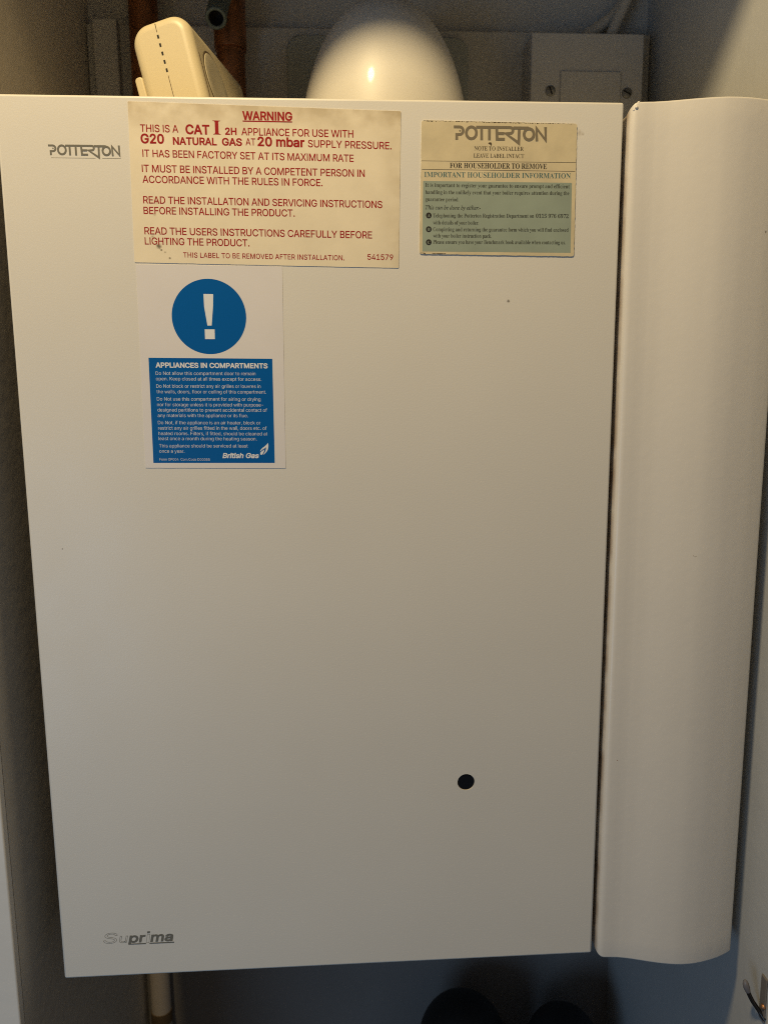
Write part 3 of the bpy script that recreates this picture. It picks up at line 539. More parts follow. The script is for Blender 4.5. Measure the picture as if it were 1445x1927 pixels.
n 418|20,0,20,18,38,21,49,28,55,41,58,61,58,278,56,298,50,312,39,320,21,323,21,341,162,341,162,294,192,325,227,343,267,350,301,345,328,331,347,307,359,275,363,232,363,61,365,42,370,28,381,21,399,18,399,0,222,0,222,18,227,18,244,23,255,37,258,61,258,238,251,283,241,294,223,298,190,288,162,258,162,61,164,42,169,28,180,21,198,18,198,0
o 369|185,-11,139,-5,99,13,66,40,41,77,26,120,21,169,26,218,41,262,66,299,99,326,139,344,184,350,230,344,269,327,302,299,327,263,343,219,348,169,343,119,327,75,302,39,270,12,230,-5|185,13,212,20,229,43,239,89,241,169,238,250,228,297,211,320,185,328,158,320,141,297,131,249,128,170,131,90,141,43,159,20
p 408|19,-153,19,-136,44,-129,55,-111,58,-70,58,267,56,295,51,311,40,319,21,324,21,341,157,341,157,288,182,323,214,343,253,350,290,345,322,327,348,300,368,265,380,223,384,176,380,125,367,79,347,41,320,13,287,-5,249,-11,216,-6,187,10,162,35,162,-63,167,-108,173,-121,183,-129,217,-135,217,-153|215,31,244,39,263,65,274,109,277,170,274,229,265,272,247,297,218,305,187,294,162,258,162,75,176,51,193,36
q 400|192,-153,192,-135,219,-132,235,-125,243,-112,246,-91,246,32,220,8,190,-6,156,-10,119,-5,86,11,59,37,39,70,26,111,22,158,27,211,44,257,69,296,102,326,142,344,187,350,236,340,282,309,339,352,351,352,351,-91,353,-112,358,-125,370,-132,389,-135,389,-153|196,32,213,35,228,44,240,57,246,74,246,265,240,298,224,317,197,324,165,315,144,287,132,239,128,171,132,110,143,66,164,41
r 316|20,0,20,18,38,21,50,28,56,41,58,61,58,277,56,300,51,313,40,320,22,322,23,341,160,341,160,277,181,308,205,331,231,345,256,350,283,346,302,334,314,315,318,292,315,273,305,257,291,247,272,244,255,246,244,253,227,274,218,283,207,285,192,280,178,265,167,241,164,211,164,61,166,40,174,28,190,21,217,18,217,0
s 316|166,-11,133,-7,95,7,80,10,65,5,56,-10,39,-10,39,116,58,116,73,74,95,43,123,23,154,16,178,19,196,29,207,44,211,64,201,92,171,115,117,142,84,163,60,186,45,212,41,242,48,284,71,319,107,343,155,350,182,347,218,338,226,336,234,335,245,339,253,350,268,350,268,243,251,243,236,278,216,304,191,320,164,325,143,322,128,314,118,301,115,285,118,268,126,255,161,232,210,208,243,188,265,166,278,139,282,104,274,56,250,20,213,-3
t 251|136,-10,98,-5,72,11,58,39,53,78,53,306,22,306,22,329,97,405,142,465,159,465,159,341,228,341,228,306,159,306,159,90,164,56,172,47,184,44,208,54,226,82,244,72,217,26,181,-1
u 412|144,-11,100,-4,72,19,55,56,50,106,50,272,48,295,43,310,32,319,13,323,13,341,156,341,156,81,158,64,166,51,178,42,194,39,225,47,251,72,251,272,249,296,243,311,230,320,208,323,208,341,355,341,355,77,357,56,364,43,376,36,395,32,395,14,329,8,251,-11,251,44,230,21,204,4,175,-7
v 336|156,-11,42,272,24,309,13,318,-3,322,-3,341,180,341,180,323,171,323,149,318,142,303,143,294,203,134,259,277,265,299,254,317,223,323,223,341,335,341,335,324,317,317,305,306,285,267,176,-11
w 477|134,-11,18,291,7,312,-12,322,-12,341,152,341,152,322,131,317,125,303,127,292,131,277,183,139,232,258,221,292,208,317,184,324,184,341,355,341,355,322,332,317,324,303,325,295,327,288,369,155,420,281,425,302,423,311,417,317,391,324,391,341,489,341,489,324,476,321,466,312,452,283,334,-11,317,-11,245,216,153,-11
y 330|58,-154,32,-150,11,-137,-3,-117,-7,-92,-4,-74,5,-58,20,-47,39,-44,56,-46,70,-54,79,-67,82,-83,81,-89,81,-96,84,-105,94,-108,108,-102,125,-81,142,-49,154,-5,40,275,27,302,17,316,-4,322,-5,322,-5,341,178,341,178,322,149,318,143,312,141,302,142,293,146,282,204,131,253,265,259,285,261,301,259,311,252,318,223,322,223,341,329,341,329,322,315,319,304,308,285,266,178,-27,142,-105,124,-129,105,-143,83,-151''',
'T': r'''- 233|204,193,29,193,29,126,204,126
: 158|79,331,57,325,41,309,35,288,41,266,57,250,79,244,101,250,116,266,122,288,116,309,101,325|79,80,57,74,41,59,35,37,41,15,57,-1,79,-7,101,-1,116,15,122,37,116,59,101,74
H 560|-36,0,-33,14,-30,14,7,20,19,27,29,38,45,78,135,414,142,451,138,466,129,477,112,483,87,486,91,500,290,500,287,486,284,486,256,482,236,473,221,453,209,419,178,307,176,291,181,281,199,279,384,279,402,282,410,295,441,414,448,451,445,466,435,477,418,483,393,486,397,500,597,500,592,486,587,486,560,482,540,472,527,453,515,422,426,86,421,64,418,48,422,33,431,23,448,17,473,14,470,0,270,0,274,14,277,14,314,20,326,27,336,38,351,78,392,228,393,234,393,239,387,249,369,251,185,251,168,249,160,236,119,86,114,64,112,48,115,33,125,23,142,17,167,14,163,0
T 452|53,0,56,14,62,14,104,21,118,30,130,44,150,96,246,449,248,462,243,471,228,474,209,474,168,472,135,465,110,452,91,434,76,410,64,379,48,380,79,500,496,500,473,376,459,376,460,388,460,400,455,434,441,457,415,470,372,474,342,474,328,470,321,455,223,100,213,46,217,31,228,21,248,16,277,14,285,14,280,0
a 368|53,-9,28,-4,9,11,-3,36,-7,69,0,128,20,189,53,245,97,295,146,329,197,340,223,336,241,323,250,301,259,332,314,332,249,97,238,48,242,40,251,38,271,50,303,86,314,77,276,30,241,1,210,-9,194,-5,184,6,181,25,187,61,205,126,165,67,128,25,92,0|88,35,105,39,124,51,163,94,199,152,226,216,233,248,236,277,231,302,219,317,199,322,165,313,133,286,104,244,79,189,63,131,57,79,61,55,71,40
b 366|88,-9,49,-5,20,6,1,22,-5,39,-2,54,95,434,99,456,100,470,98,480,92,486,66,490,54,490,58,503,101,508,132,515,168,524,174,522,175,517,111,270,148,309,187,332,230,340,270,333,302,311,322,278,329,234,324,191,309,148,286,107,256,69,219,37,178,13,134,-3|102,10,142,18,181,43,215,80,241,128,259,179,265,227,261,260,247,284,227,300,200,305,167,297,136,273,109,234,89,179,59,72,53,41,59,24,75,14
c 321|107,-9,62,0,28,25,6,64,-1,117,3,153,13,188,30,223,52,255,79,284,110,308,161,332,215,340,245,336,268,325,282,308,287,287,284,270,277,257,266,248,251,246,227,253,220,275,223,288,230,301,234,306,237,311,231,319,212,322,175,314,139,291,109,256,85,211,69,162,64,116,68,78,82,49,104,31,132,25,169,32,206,53,245,88,257,76,207,29,157,1
d 382|66,-9,34,-3,10,14,-4,42,-9,79,-6,115,6,154,24,195,47,234,76,269,107,300,132,318,157,331,182,338,207,340,242,334,261,316,293,447,296,458,296,469,294,479,288,485,262,489,251,489,254,503,296,507,329,515,364,524,369,522,371,517,370,509,368,504,259,87,254,65,251,48,256,36,269,33,293,46,329,87,341,77,310,39,283,12,258,-3,233,-9,213,-4,201,8,197,29,202,66,217,121,179,63,143,23,106,-1|98,30,117,34,137,47,178,92,214,153,240,219,249,279,247,298,240,311,228,320,213,323,178,314,142,288,109,247,81,191,61,133,55,84,58,61,66,44,80,33
e 309|95,-7,54,0,22,22,2,58,-4,106,-1,141,10,178,27,214,49,248,77,279,108,305,159,331,210,340,239,337,260,326,273,309,277,286,272,257,254,229,224,204,158,173,66,153,62,127,61,105,68,62,91,36,128,27,163,34,200,54,238,87,249,77,213,39,177,13,138,-2|69,170,133,186,181,214,210,250,220,292,213,314,194,321,171,316,147,301,124,278,102,247,84,211
h 433|327,-7,300,-2,279,12,266,35,262,65,265,106,275,163,292,238,300,276,303,305,299,329,288,343,270,348,242,341,214,323,186,293,152,238,133,185,94,0,27,0,121,447,127,485,122,504,105,515,77,519,71,519,77,549,210,549,182,416,168,357,153,296,161,296,203,350,247,383,295,394,338,385,364,358,372,314,368,282,359,234,340,149,333,108,331,73,337,47,356,38,378,42,402,55,415,34,370,3
i 191|132,423,118,426,106,434,97,446,95,460,97,474,106,486,118,495,132,498,146,495,158,487,166,474,169,460,166,446,158,434,146,426|35,-9,16,-4,4,9,0,31,4,57,12,92,59,259,62,273,64,284,62,296,53,304,19,309,22,322,70,328,103,334,133,340,139,338,141,332,140,326,138,319,68,85,62,56,66,40,77,35,104,49,139,90,150,79,110,31,72,1
n 392|239,-9,224,-7,213,1,205,13,203,30,210,70,232,151,254,232,261,273,256,290,242,296,227,292,210,283,171,250,132,204,100,152,72,89,46,0,-13,0,57,238,66,283,64,294,57,301,25,306,19,306,21,319,72,326,108,333,140,340,143,338,143,331,100,191,153,256,202,302,246,330,283,339,307,334,320,321,325,299,323,271,315,239,273,95,266,69,264,53,268,40,279,36,303,51,335,98,347,89,312,34,276,2
o 377|113,-9,65,-1,28,23,4,61,-4,110,0,151,15,192,37,231,66,266,100,297,138,320,177,335,217,340,267,332,305,308,329,271,337,222,334,185,322,148,304,112,280,79,251,49,219,25,167,0|121,12,150,18,178,34,204,60,227,92,246,128,261,167,271,206,274,243,267,287,247,313,212,322,177,313,142,288,110,248,84,197,66,142,60,90,64,56,76,32,96,17
r 241|-14,0,49,225,60,279,58,292,50,300,14,306,16,319,64,327,97,334,127,340,133,338,134,331,96,193,148,275,190,324,223,340,236,338,246,331,253,319,255,304,252,286,243,272,231,262,215,259,194,267,186,276,183,288,127,215,80,118,44,0
s 267|84,-9,57,-7,35,-1,7,7,-4,4,-9,-4,-24,-4,-8,114,4,113,11,69,26,37,48,17,77,11,100,15,118,28,131,48,135,74,129,100,112,129,90,158,68,188,49,222,43,256,49,289,68,316,97,334,132,340,158,339,178,333,208,325,220,328,225,338,237,338,223,230,210,230,198,281,175,311,140,322,124,318,110,309,101,296,98,280,104,255,124,224,147,195,167,166,186,131,193,95,189,68,179,43,162,22,140,5,114,-5
t 201|35,-9,16,-5,5,8,1,28,3,47,7,66,71,304,21,304,24,319,67,336,108,370,146,422,163,422,135,327,197,327,191,304,129,304,71,84,64,48,68,37,77,33,100,46,134,85,145,73,107,28,71,0
y 290|-47,-165,-62,-163,-73,-156,-81,-147,-83,-134,-81,-123,-74,-114,-64,-108,-52,-105,-33,-111,-9,-117,10,-106,37,-74,85,-7,48,189,39,232,31,262,23,283,12,297,-4,306,-26,309,-24,322,9,326,35,333,67,340,79,325,91,277,108,192,132,61,186,149,215,200,229,229,233,251,229,268,216,280,204,289,200,297,198,310,200,322,207,331,217,338,230,340,246,337,258,327,265,313,268,293,257,240,224,171,189,110,143,38,93,-36,42,-101,-7,-147,-28,-160''',
}
GL = {}
for _k, _s in GLYPH_SRC.items():
    GL[_k] = {}
    for _l in _s.strip('\n').split('\n'):
        _p = _l[2:].split('|')
        GL[_k][_l[0]] = (int(_p[0]), [[int(v) for v in c.split(',')] for c in _p[1:]])
SPACE = {'I': 185, 'S': 205, 'T': 201}
TRACK = {'R': -12, 'L': -2, 'B': -2, 'BI': -4, 'S': -6, 'SB': -4, 'SI': 0}
STYLE = {'R': ('I', 0.018, 0.0), 'L': ('I', -0.012, 0.0), 'B': ('I', 0.052, 0.0), 'BI': ('I', 0.050, 0.19),
         'S': ('S', -0.009, 0.0), 'SB': ('S', 0.0, 0.0), 'SI': ('T', 0.012, 0.0)}

def grow(contours, off):
    """move every outline point along its mitred normal, outwards for a positive amount"""
    def area(c):
        return 0.5 * sum(c[i - 1][0] * c[i][1] - c[i][0] * c[i - 1][1] for i in range(len(c)))
    sg = 1.0 if max((area(c) for c in contours), key=abs) > 0 else -1.0
    out = []
    for c in contours:
        P = [Vector(p) for p in c]
        P = [p for i, p in enumerate(P) if (p - P[i - 1]).length > 1e-6]
        n = len(P)
        q = []
        for i in range(n):
            d1, d2 = (P[i] - P[i - 1]).normalized(), (P[(i + 1) % n] - P[i]).normalized()
            n1, n2 = Vector((d1.y, -d1.x)), Vector((d2.y, -d2.x))
            nn = n1 + n2
            nn = nn.normalized() if nn.length > 1e-6 else n1
            q.append(tuple(P[i] + nn * (off * sg / max(0.6, nn.dot(n1)))))
        out.append(q)
    return out

def fill_polys(contours, off=0.0):
    """filled 2D outline (closed point lists, non-zero winding) -> (verts2d, faces)"""
    if abs(off) > 1e-9:
        contours = grow(contours, off)
    cv, ce = [], []
    for c in contours:
        b = len(cv)
        cv += [Vector(p) for p in c]
        ce += [(b + i, b + (i + 1) % len(c)) for i in range(len(c))]
    r = geometry.delaunay_2d_cdt(cv, ce, [], 0, 1e-6)
    vs, fs = r[0], r[2]
    keep = []
    for f in fs:
        x = sum(vs[i].x for i in f) / 3.0
        y = sum(vs[i].y for i in f) / 3.0
        wn = 0
        for c in contours:
            for i in range(len(c)):
                (ax, ay), (bx, by) = c[i - 1], c[i]
                if (ay > y) != (by > y) and x < ax + (y - ay) * (bx - ax) / (by - ay):
                    wn += 1 if by > ay else -1
        if wn:
            keep.append(list(f))
    return [(v.x, v.y) for v in vs], keep

FILLED = {}
def glyph_mesh(style, ch):
    if (style, ch) not in FILLED:
        key, bold, shear = STYLE[style]
        cons = [[(c[i] + c[i + 1] * shear, float(c[i + 1])) for i in range(0, len(c), 2)] for c in GL[key][ch][1]]
        FILLED[style, ch] = fill_polys(cons, bold * 500)
    return FILLED[style, ch]

def lettering(name, lines, y, m, parent):
    """printed lines, each (style, text, x0, z0, x1, z1, cap height[, tracking]) in mm from start to end of its baseline"""
    V, F = [], []
    for ln in lines:
        st, text, x0, z0, x1, z1, h = ln[:7]
        key = STYLE[st][0]
        g = GL[key]
        track = ln[7] if len(ln) > 7 else TRACK[st]
        sc = h / 500.0
        pen, xs = 0.0, []
        for ch in text:
            xs.append(pen)
            pen += (SPACE[key] if ch == ' ' else g[ch][0]) + track
        lo = min(v for c in g[text[0]][1] for v in c[0::2])
        hi = xs[-1] + max(v for c in g[text[-1]][1] for v in c[0::2])
        kx = (x1 - x0) / (hi - lo)
        kz = (z1 - z0) / (hi - lo)
        for i, (ch, px) in enumerate(zip(text, xs)):
            if ch == ' ':
                continue
            vs, fs = glyph_mesh(st, ch)
            b = len(V)
            yy = y - 0.00001 * (i % 2)
            V += [((x0 + (px + vx - lo) * kx) / 1000, yy, (z0 + (px + vx - lo) * kz + vy * sc) / 1000) for vx, vy in vs]
            F += [[b + k for k in f] for f in fs]
    return mesh_obj(name, V, F, m, parent)

def ribbon(pts, w, closed=False):
    """flat mitred stroke along a 2D polyline -> (verts2d, faces)"""
    P = [Vector(p) for p in pts]
    n = len(P)
    vs, fs = [], []
    for i in range(n):
        a = P[i - 1] if (closed or i > 0) else None
        b = P[(i + 1) % n] if (closed or i < n - 1) else None
        d1 = (P[i] - a).normalized() if a is not None else None
        d2 = (b - P[i]).normalized() if b is not None else None
        if d1 is None: d1 = d2
        if d2 is None: d2 = d1
        n1, n2 = Vector((-d1.y, d1.x)), Vector((-d2.y, d2.x))
        nn = (n1 + n2)
        nn = nn.normalized() if nn.length > 1e-6 else n1
        k = 1.0 / max(0.45, nn.dot(n1))
        vs += [tuple(P[i] + nn * w / 2 * k), tuple(P[i] - nn * w / 2 * k)]
    m_ = n if closed else n - 1
    for i in range(m_):
        j = (i + 1) % n
        fs.append([2 * i, 2 * i + 1, 2 * j + 1, 2 * j])
    return vs, fs

def flat(name, shapes, y, m, parent):
    """several flat 2D shapes (verts mm, faces) printed at depth y, each a hair above the one before"""
    V, F = [], []
    for i, (vs, fs) in enumerate(shapes):
        b = len(V)
        V += [(vx / 1000, y - 0.00001 * i, vz / 1000) for vx, vz in vs]
        F += [[b + k for k in f] for f in fs]
    return mesh_obj(name, V, F, m, parent)

def poly(pts):
    return list(pts), [list(range(len(pts)))]

def arc(cx, cy, rx, ry, a0, a1, n=14):
    return [(cx + rx * math.cos(R(a0 + (a1 - a0) * k / n)), cy + ry * math.sin(R(a0 + (a1 - a0) * k / n))) for k in range(n + 1)]

def maker_logo(x0, z0, wid, hei, slope=0.0, w=33):
    """the maker's joined-up lettering, drawn as strokes; unit box 1220 x 170 with z upwards"""
    kx, kz = wid / 1220.0, hei / 170.0
    def tr(p):
        x = x0 + (p[0] - 105) * kx
        return (x, z0 + (380 - p[1]) * kz + slope * (p[0] - 105) / 1220.0)
    S = []
    S.append(ribbon([(105, 222), (180, 222)] + [(x, y) for x, y in arc(182, 268, 46, 46, -90, 90, 12)] + [(128, 314)], w))
    S.append(ribbon([(144, 298), (144, 380)], w))
    S.append(poly(arc(186, 268, 12, 12, 0, 342, 18)))
    S.append(ribbon(arc(335, 292, 66, 72, 0, 350, 35), w, True))
    S.append(ribbon([(395, 222), (835, 222)] + arc(845, 258, 34, 36, -90, 90, 10) + [(785, 296), (958, 412), (962, 222)], w))
    S.append(ribbon([(467, 222), (470, 380)], w))
    S.append(ribbon([(570, 222), (572, 380)], w))
    S.append(ribbon([(664, 222), (672, 366), (775, 366)], w))
    S.append(ribbon([(668, 296), (765, 296)], w))
    S.append(ribbon([(882, 226), (1085, 226)], w))
    S.append(ribbon(arc(1090, 302, 64, 68, 0, 350, 35), w, True))
    S.append(ribbon([(1196, 385), (1188, 226), (1312, 372), (1306, 212)], w))
    return [([tr(p) for p in vs], fs) for vs, fs in S], tr

# ------------------------------------------------------------------ the cupboard
XL, XR, YB = -0.0220, 0.510, 0.283
structure(box('back_wall', (XL - 0.1, YB, 0.0505), (XR + 0.1, YB + 0.05, 1.2), M_back))
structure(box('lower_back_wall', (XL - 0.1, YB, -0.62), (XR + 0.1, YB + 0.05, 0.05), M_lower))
structure(box('left_wall', (XL - 0.05, -0.018, -0.60), (XL, YB - 0.0005, 1.2), M_wall))
structure(box('right_wall', (XR, -0.030, -0.60), (XR + 0.05, YB - 0.0005, 1.2), M_rwall))
structure(box('floor', (-0.6, -1.6, -0.66), (1.1, 0.33, -0.6205), M_floor))
structure(box('ceiling', (XL - 0.1, -0.030, 1.2005), (XR + 0.1, 0.33, 1.25), M_wall))
structure(box('upper_backboard', (XL + 0.0005, 0.271, 0.10), (XR - 0.0005, YB - 0.0005, 0.757), M_back, bev=0.002))
bm = bmesh.new()
box_bm(bm, (XL - 0.11, -0.0256, -0.60), (XL + 0.0003, -0.0185, 1.3), 0.0012)
box_bm(bm, (XR - 0.0003, -0.0400, -0.60), (XR + 0.11, -0.0305, 1.3), 0.0012)
box_bm(bm, (XL + 0.0008, -0.0400, 0.829), (XR - 0.0008, -0.0305, 1.3), 0.0012)
structure(bm_obj('door_frame', bm, M_frame, None, 40))

# ------------------------------------------------------------------ the boiler
boiler = empty('boiler', (0, 0, 0), 'white wall-hung gas boiler with a flat front panel, curved side cover and three stickers', 'boiler')
W, H = 0.389, 0.600
box('casing', (0.004, 0.034, 0.004), (0.4925, 0.2705, 0.5985), M_case, boiler, bev=0.002)

bm = bmesh.new()
box_bm(bm, (0, 0, 0), (W, 0.033, H), 0.0016, 4)
panel = bm_obj('front_panel', bm, M_panel, boiler, 40)
bm = bmesh.new()
bmesh.ops.create_cone(bm, cap_ends=True, segments=48, radius1=0.0062, radius2=0.0062, depth=0.03,
                      matrix=Matrix.Translation((0.2923, 0.0, 0.1420)) @ Matrix.Rotation(R(90), 4, 'X'))
cutter = bm_obj('cutter', bm, M_panel)
md = panel.modifiers.new('hole', 'BOOLEAN')
md.operation = 'DIFFERENCE'
md.object = cutter
md.solver = 'EXACT'
dg = bpy.context.evaluated_depsgraph_get()
dg.update()
new_me = bpy.data.meshes.new_from_object(panel.evaluated_get(dg))
panel.modifiers.clear()
panel.data = new_me
new_me.name = 'front_panel'
flatten_planes(new_me)
bpy.data.objects.remove(cutter)
bm = bmesh.new()
bmesh.ops.create_cone(bm, cap_ends=True, segments=40, radius1=0.0060, radius2=0.0060, depth=0.008,
                      matrix=Matrix.Translation((0.2923, 0.0047, 0.1420)) @ Matrix.Rotation(R(90), 4, 'X'))
bm_obj('sight_glass', bm, M_dark, boiler, 40)

# curved side cover: S-shaped profile swept down the right side
prof = [(0.3928, 0.060), (0.3928, 0.0065), (0.3930, 0.0044), (0.3936, 0.0022), (0.3946, 0.0006), (0.3960, -0.0003), (0.3980, -0.0007),
        (0.4030, -0.0010)]
key = [(0.408, -0.0014), (0.416, -0.0031), (0.4229, -0.0051), (0.4325, -0.0080), (0.4412, -0.0101), (0.4506, -0.0116),
       (0.4609, -0.0115), (0.4695, -0.0102), (0.4770, -0.0083), (0.4835, -0.0062), (0.4905, -0.0032), (0.4952, -0.0008)]
prof += [(v.x, v.y) for v in spline([(a, b, 0) for a, b in key], 5)]
prof += [(0.4966, 0.0004), (0.4973, 0.0022), (0.4975, 0.0045), (0.4975, 0.060)]
ZT, ZB, RC = 0.6004, -0.0040, 0.0060
def corner_drop(x):
    d = x - 0.3928
    return 0.0 if d >= RC else RC - math.sqrt(max(0, RC * RC - (RC - d) ** 2))
def inset(pts, d):
    out = []
    n = len(pts)
    for i in range(n):
        a, b = Vector(pts[i - 1]), Vector(pts[(i + 1) % n])
        t = (b - a).normalized()
        nrm = Vector((-t.y, t.x))
        out.append(Vector(pts[i]) + nrm * d)
    return out
rows = []
BV = 0.0014
for k in range(6):
    th = math.pi / 2 * k / 5
    rows.append((BV * (1 - math.sin(th)), BV * (1 - math.cos(th)), 'b'))
for k in range(1, 40):
    rows.append((0.0, k / 40.0, 'm'))
for k in range(5, -1, -1):
    th = math.pi / 2 * k / 5
    rows.append((BV * (1 - math.sin(th)), BV * (1 - math.cos(th)), 't'))
vs, fs = [], []
n = len(prof)
for (ins, v, kind) in rows:
    pin = inset(prof, ins) if ins > 1e-7 else [Vector(p) for p in prof]
    for (p, q) in zip(prof, pin):
        dr = corner_drop(p[0])
        lo, hi = ZB + dr * 0.8, ZT - dr
        z = lo + v if kind == 'b' else (hi - v if kind == 't' else (lo + BV) * (1 - v) + (hi - BV) * v)
        # moulded dimple near the left corners, as on the pressed cover
        vs.append((q.x, q.y, z))
for i in range(len(rows) - 1):
    for k in range(n):
        fs.append([i * n + k, i * n + (k + 1) % n, (i + 1) * n + (k + 1) % n, (i + 1) * n + k])
fs.append(list(range(n))[::-1])
fs.append([(len(rows) - 1) * n + k for k in range(n)])
bm = bmesh.new()
bv = [bm.verts.new(v) for v in vs]
for f in fs:
    bm.faces.new([bv[i] for i in f])
bm_obj('side_cover', bm, M_cover, boiler, 45)
# the cover has a thin bead of old paint at its upper left corner
bm = bmesh.new()
for (x, y, z, r) in ((0.3968, -0.0004, 0.5968, 0.0011), (0.3984, 0.0004, 0.5998, 0.0010), (0.3956, 0.0006, 0.5955, 0.0009)):
    bmesh.ops.create_icosphere(bm, subdivisions=3, radius=r, matrix=Matrix.Translation((x, y, z)))
bm_obj('paint_bead', bm, M_cover, boiler, 60)

# maker's name on the panel
shapes, tr = maker_logo(30.1, 564.95, 43.3, 6.05, 0.0)
flat('maker_lettering', shapes, -0.00005, M_logo, boiler)
ul = [([tr(p) for p in v], f) for v, f in (ribbon([(140, 422), (900, 424)], 8), ribbon([(1012, 424), (1328, 424)], 8))]
flat('underline', ul, -0.00004, M_pale, boiler)

# model name near the bottom: two outlined letters, the rest solid with a rule below
def ital(text, x0, x1, z, h, sh):
    key = 'I'
    g = GL[key]
    pen, xs = 0, []
    for ch in text:
        xs.append(pen); pen += g[ch][0]
    lo = min(v for c in g[text[0]][1] for v in c[0::2])
    hi = xs[-1] + max(v for c in g[text[-1]][1] for v in c[0::2])
    k = (x1 - x0) / (hi - lo)
    out = []
    for ch, px in zip(text, xs):
        cons = []
        for c in g[ch][1]:
            cons.append([(x0 + (px + c[i] - lo) * k + c[i + 1] * h / 500 * sh, z + c[i + 1] * h / 500) for i in range(0, len(c), 2)])
        out.append(cons)
    return out
sh_list = []
for cons in ital('S', 29.3, 38.6, 27.0, 8.0, 0.22) + ital('u', 40.6, 45.9, 27.0, 7.0, 0.22):
    for c in cons:
        sh_list.append(ribbon(c, 0.34, True))
flat('outlined_lettering', sh_list, -0.00005, M_pale, boiler)
fills = []
for cons in ital('pr', 47.9, 58.4, 26.9, 6.8, 0.2) + ital('ma', 63.3, 78.4, 26.9, 6.8, 0.2):
    cl = [[(x, max(z, 25.9)) for x, z in c] for c in cons]
    fills.append(fill_polys(cl, 0.42))
fills.append(poly([(60.9, 33.6), (62.9, 33.65), (63.2, 35.2), (61.2, 35.15)]))
fills.append(poly([(47.2, 25.1), (59.6, 25.1), (59.9, 25.95), (47.4, 25.95)]))
fills.append(poly([(62.2, 25.1), (79.7, 25.05), (79.9, 25.95), (62.3, 25.95)]))
flat('model_lettering', fills, -0.00005, M_logo, boiler)
flat('outlined_lettering', [ribbon([(59.9, 26.1), (61.1, 32.6), (62.9, 32.6), (61.8, 26.1)], 0.28, True)], -0.00005, M_pale, boiler)

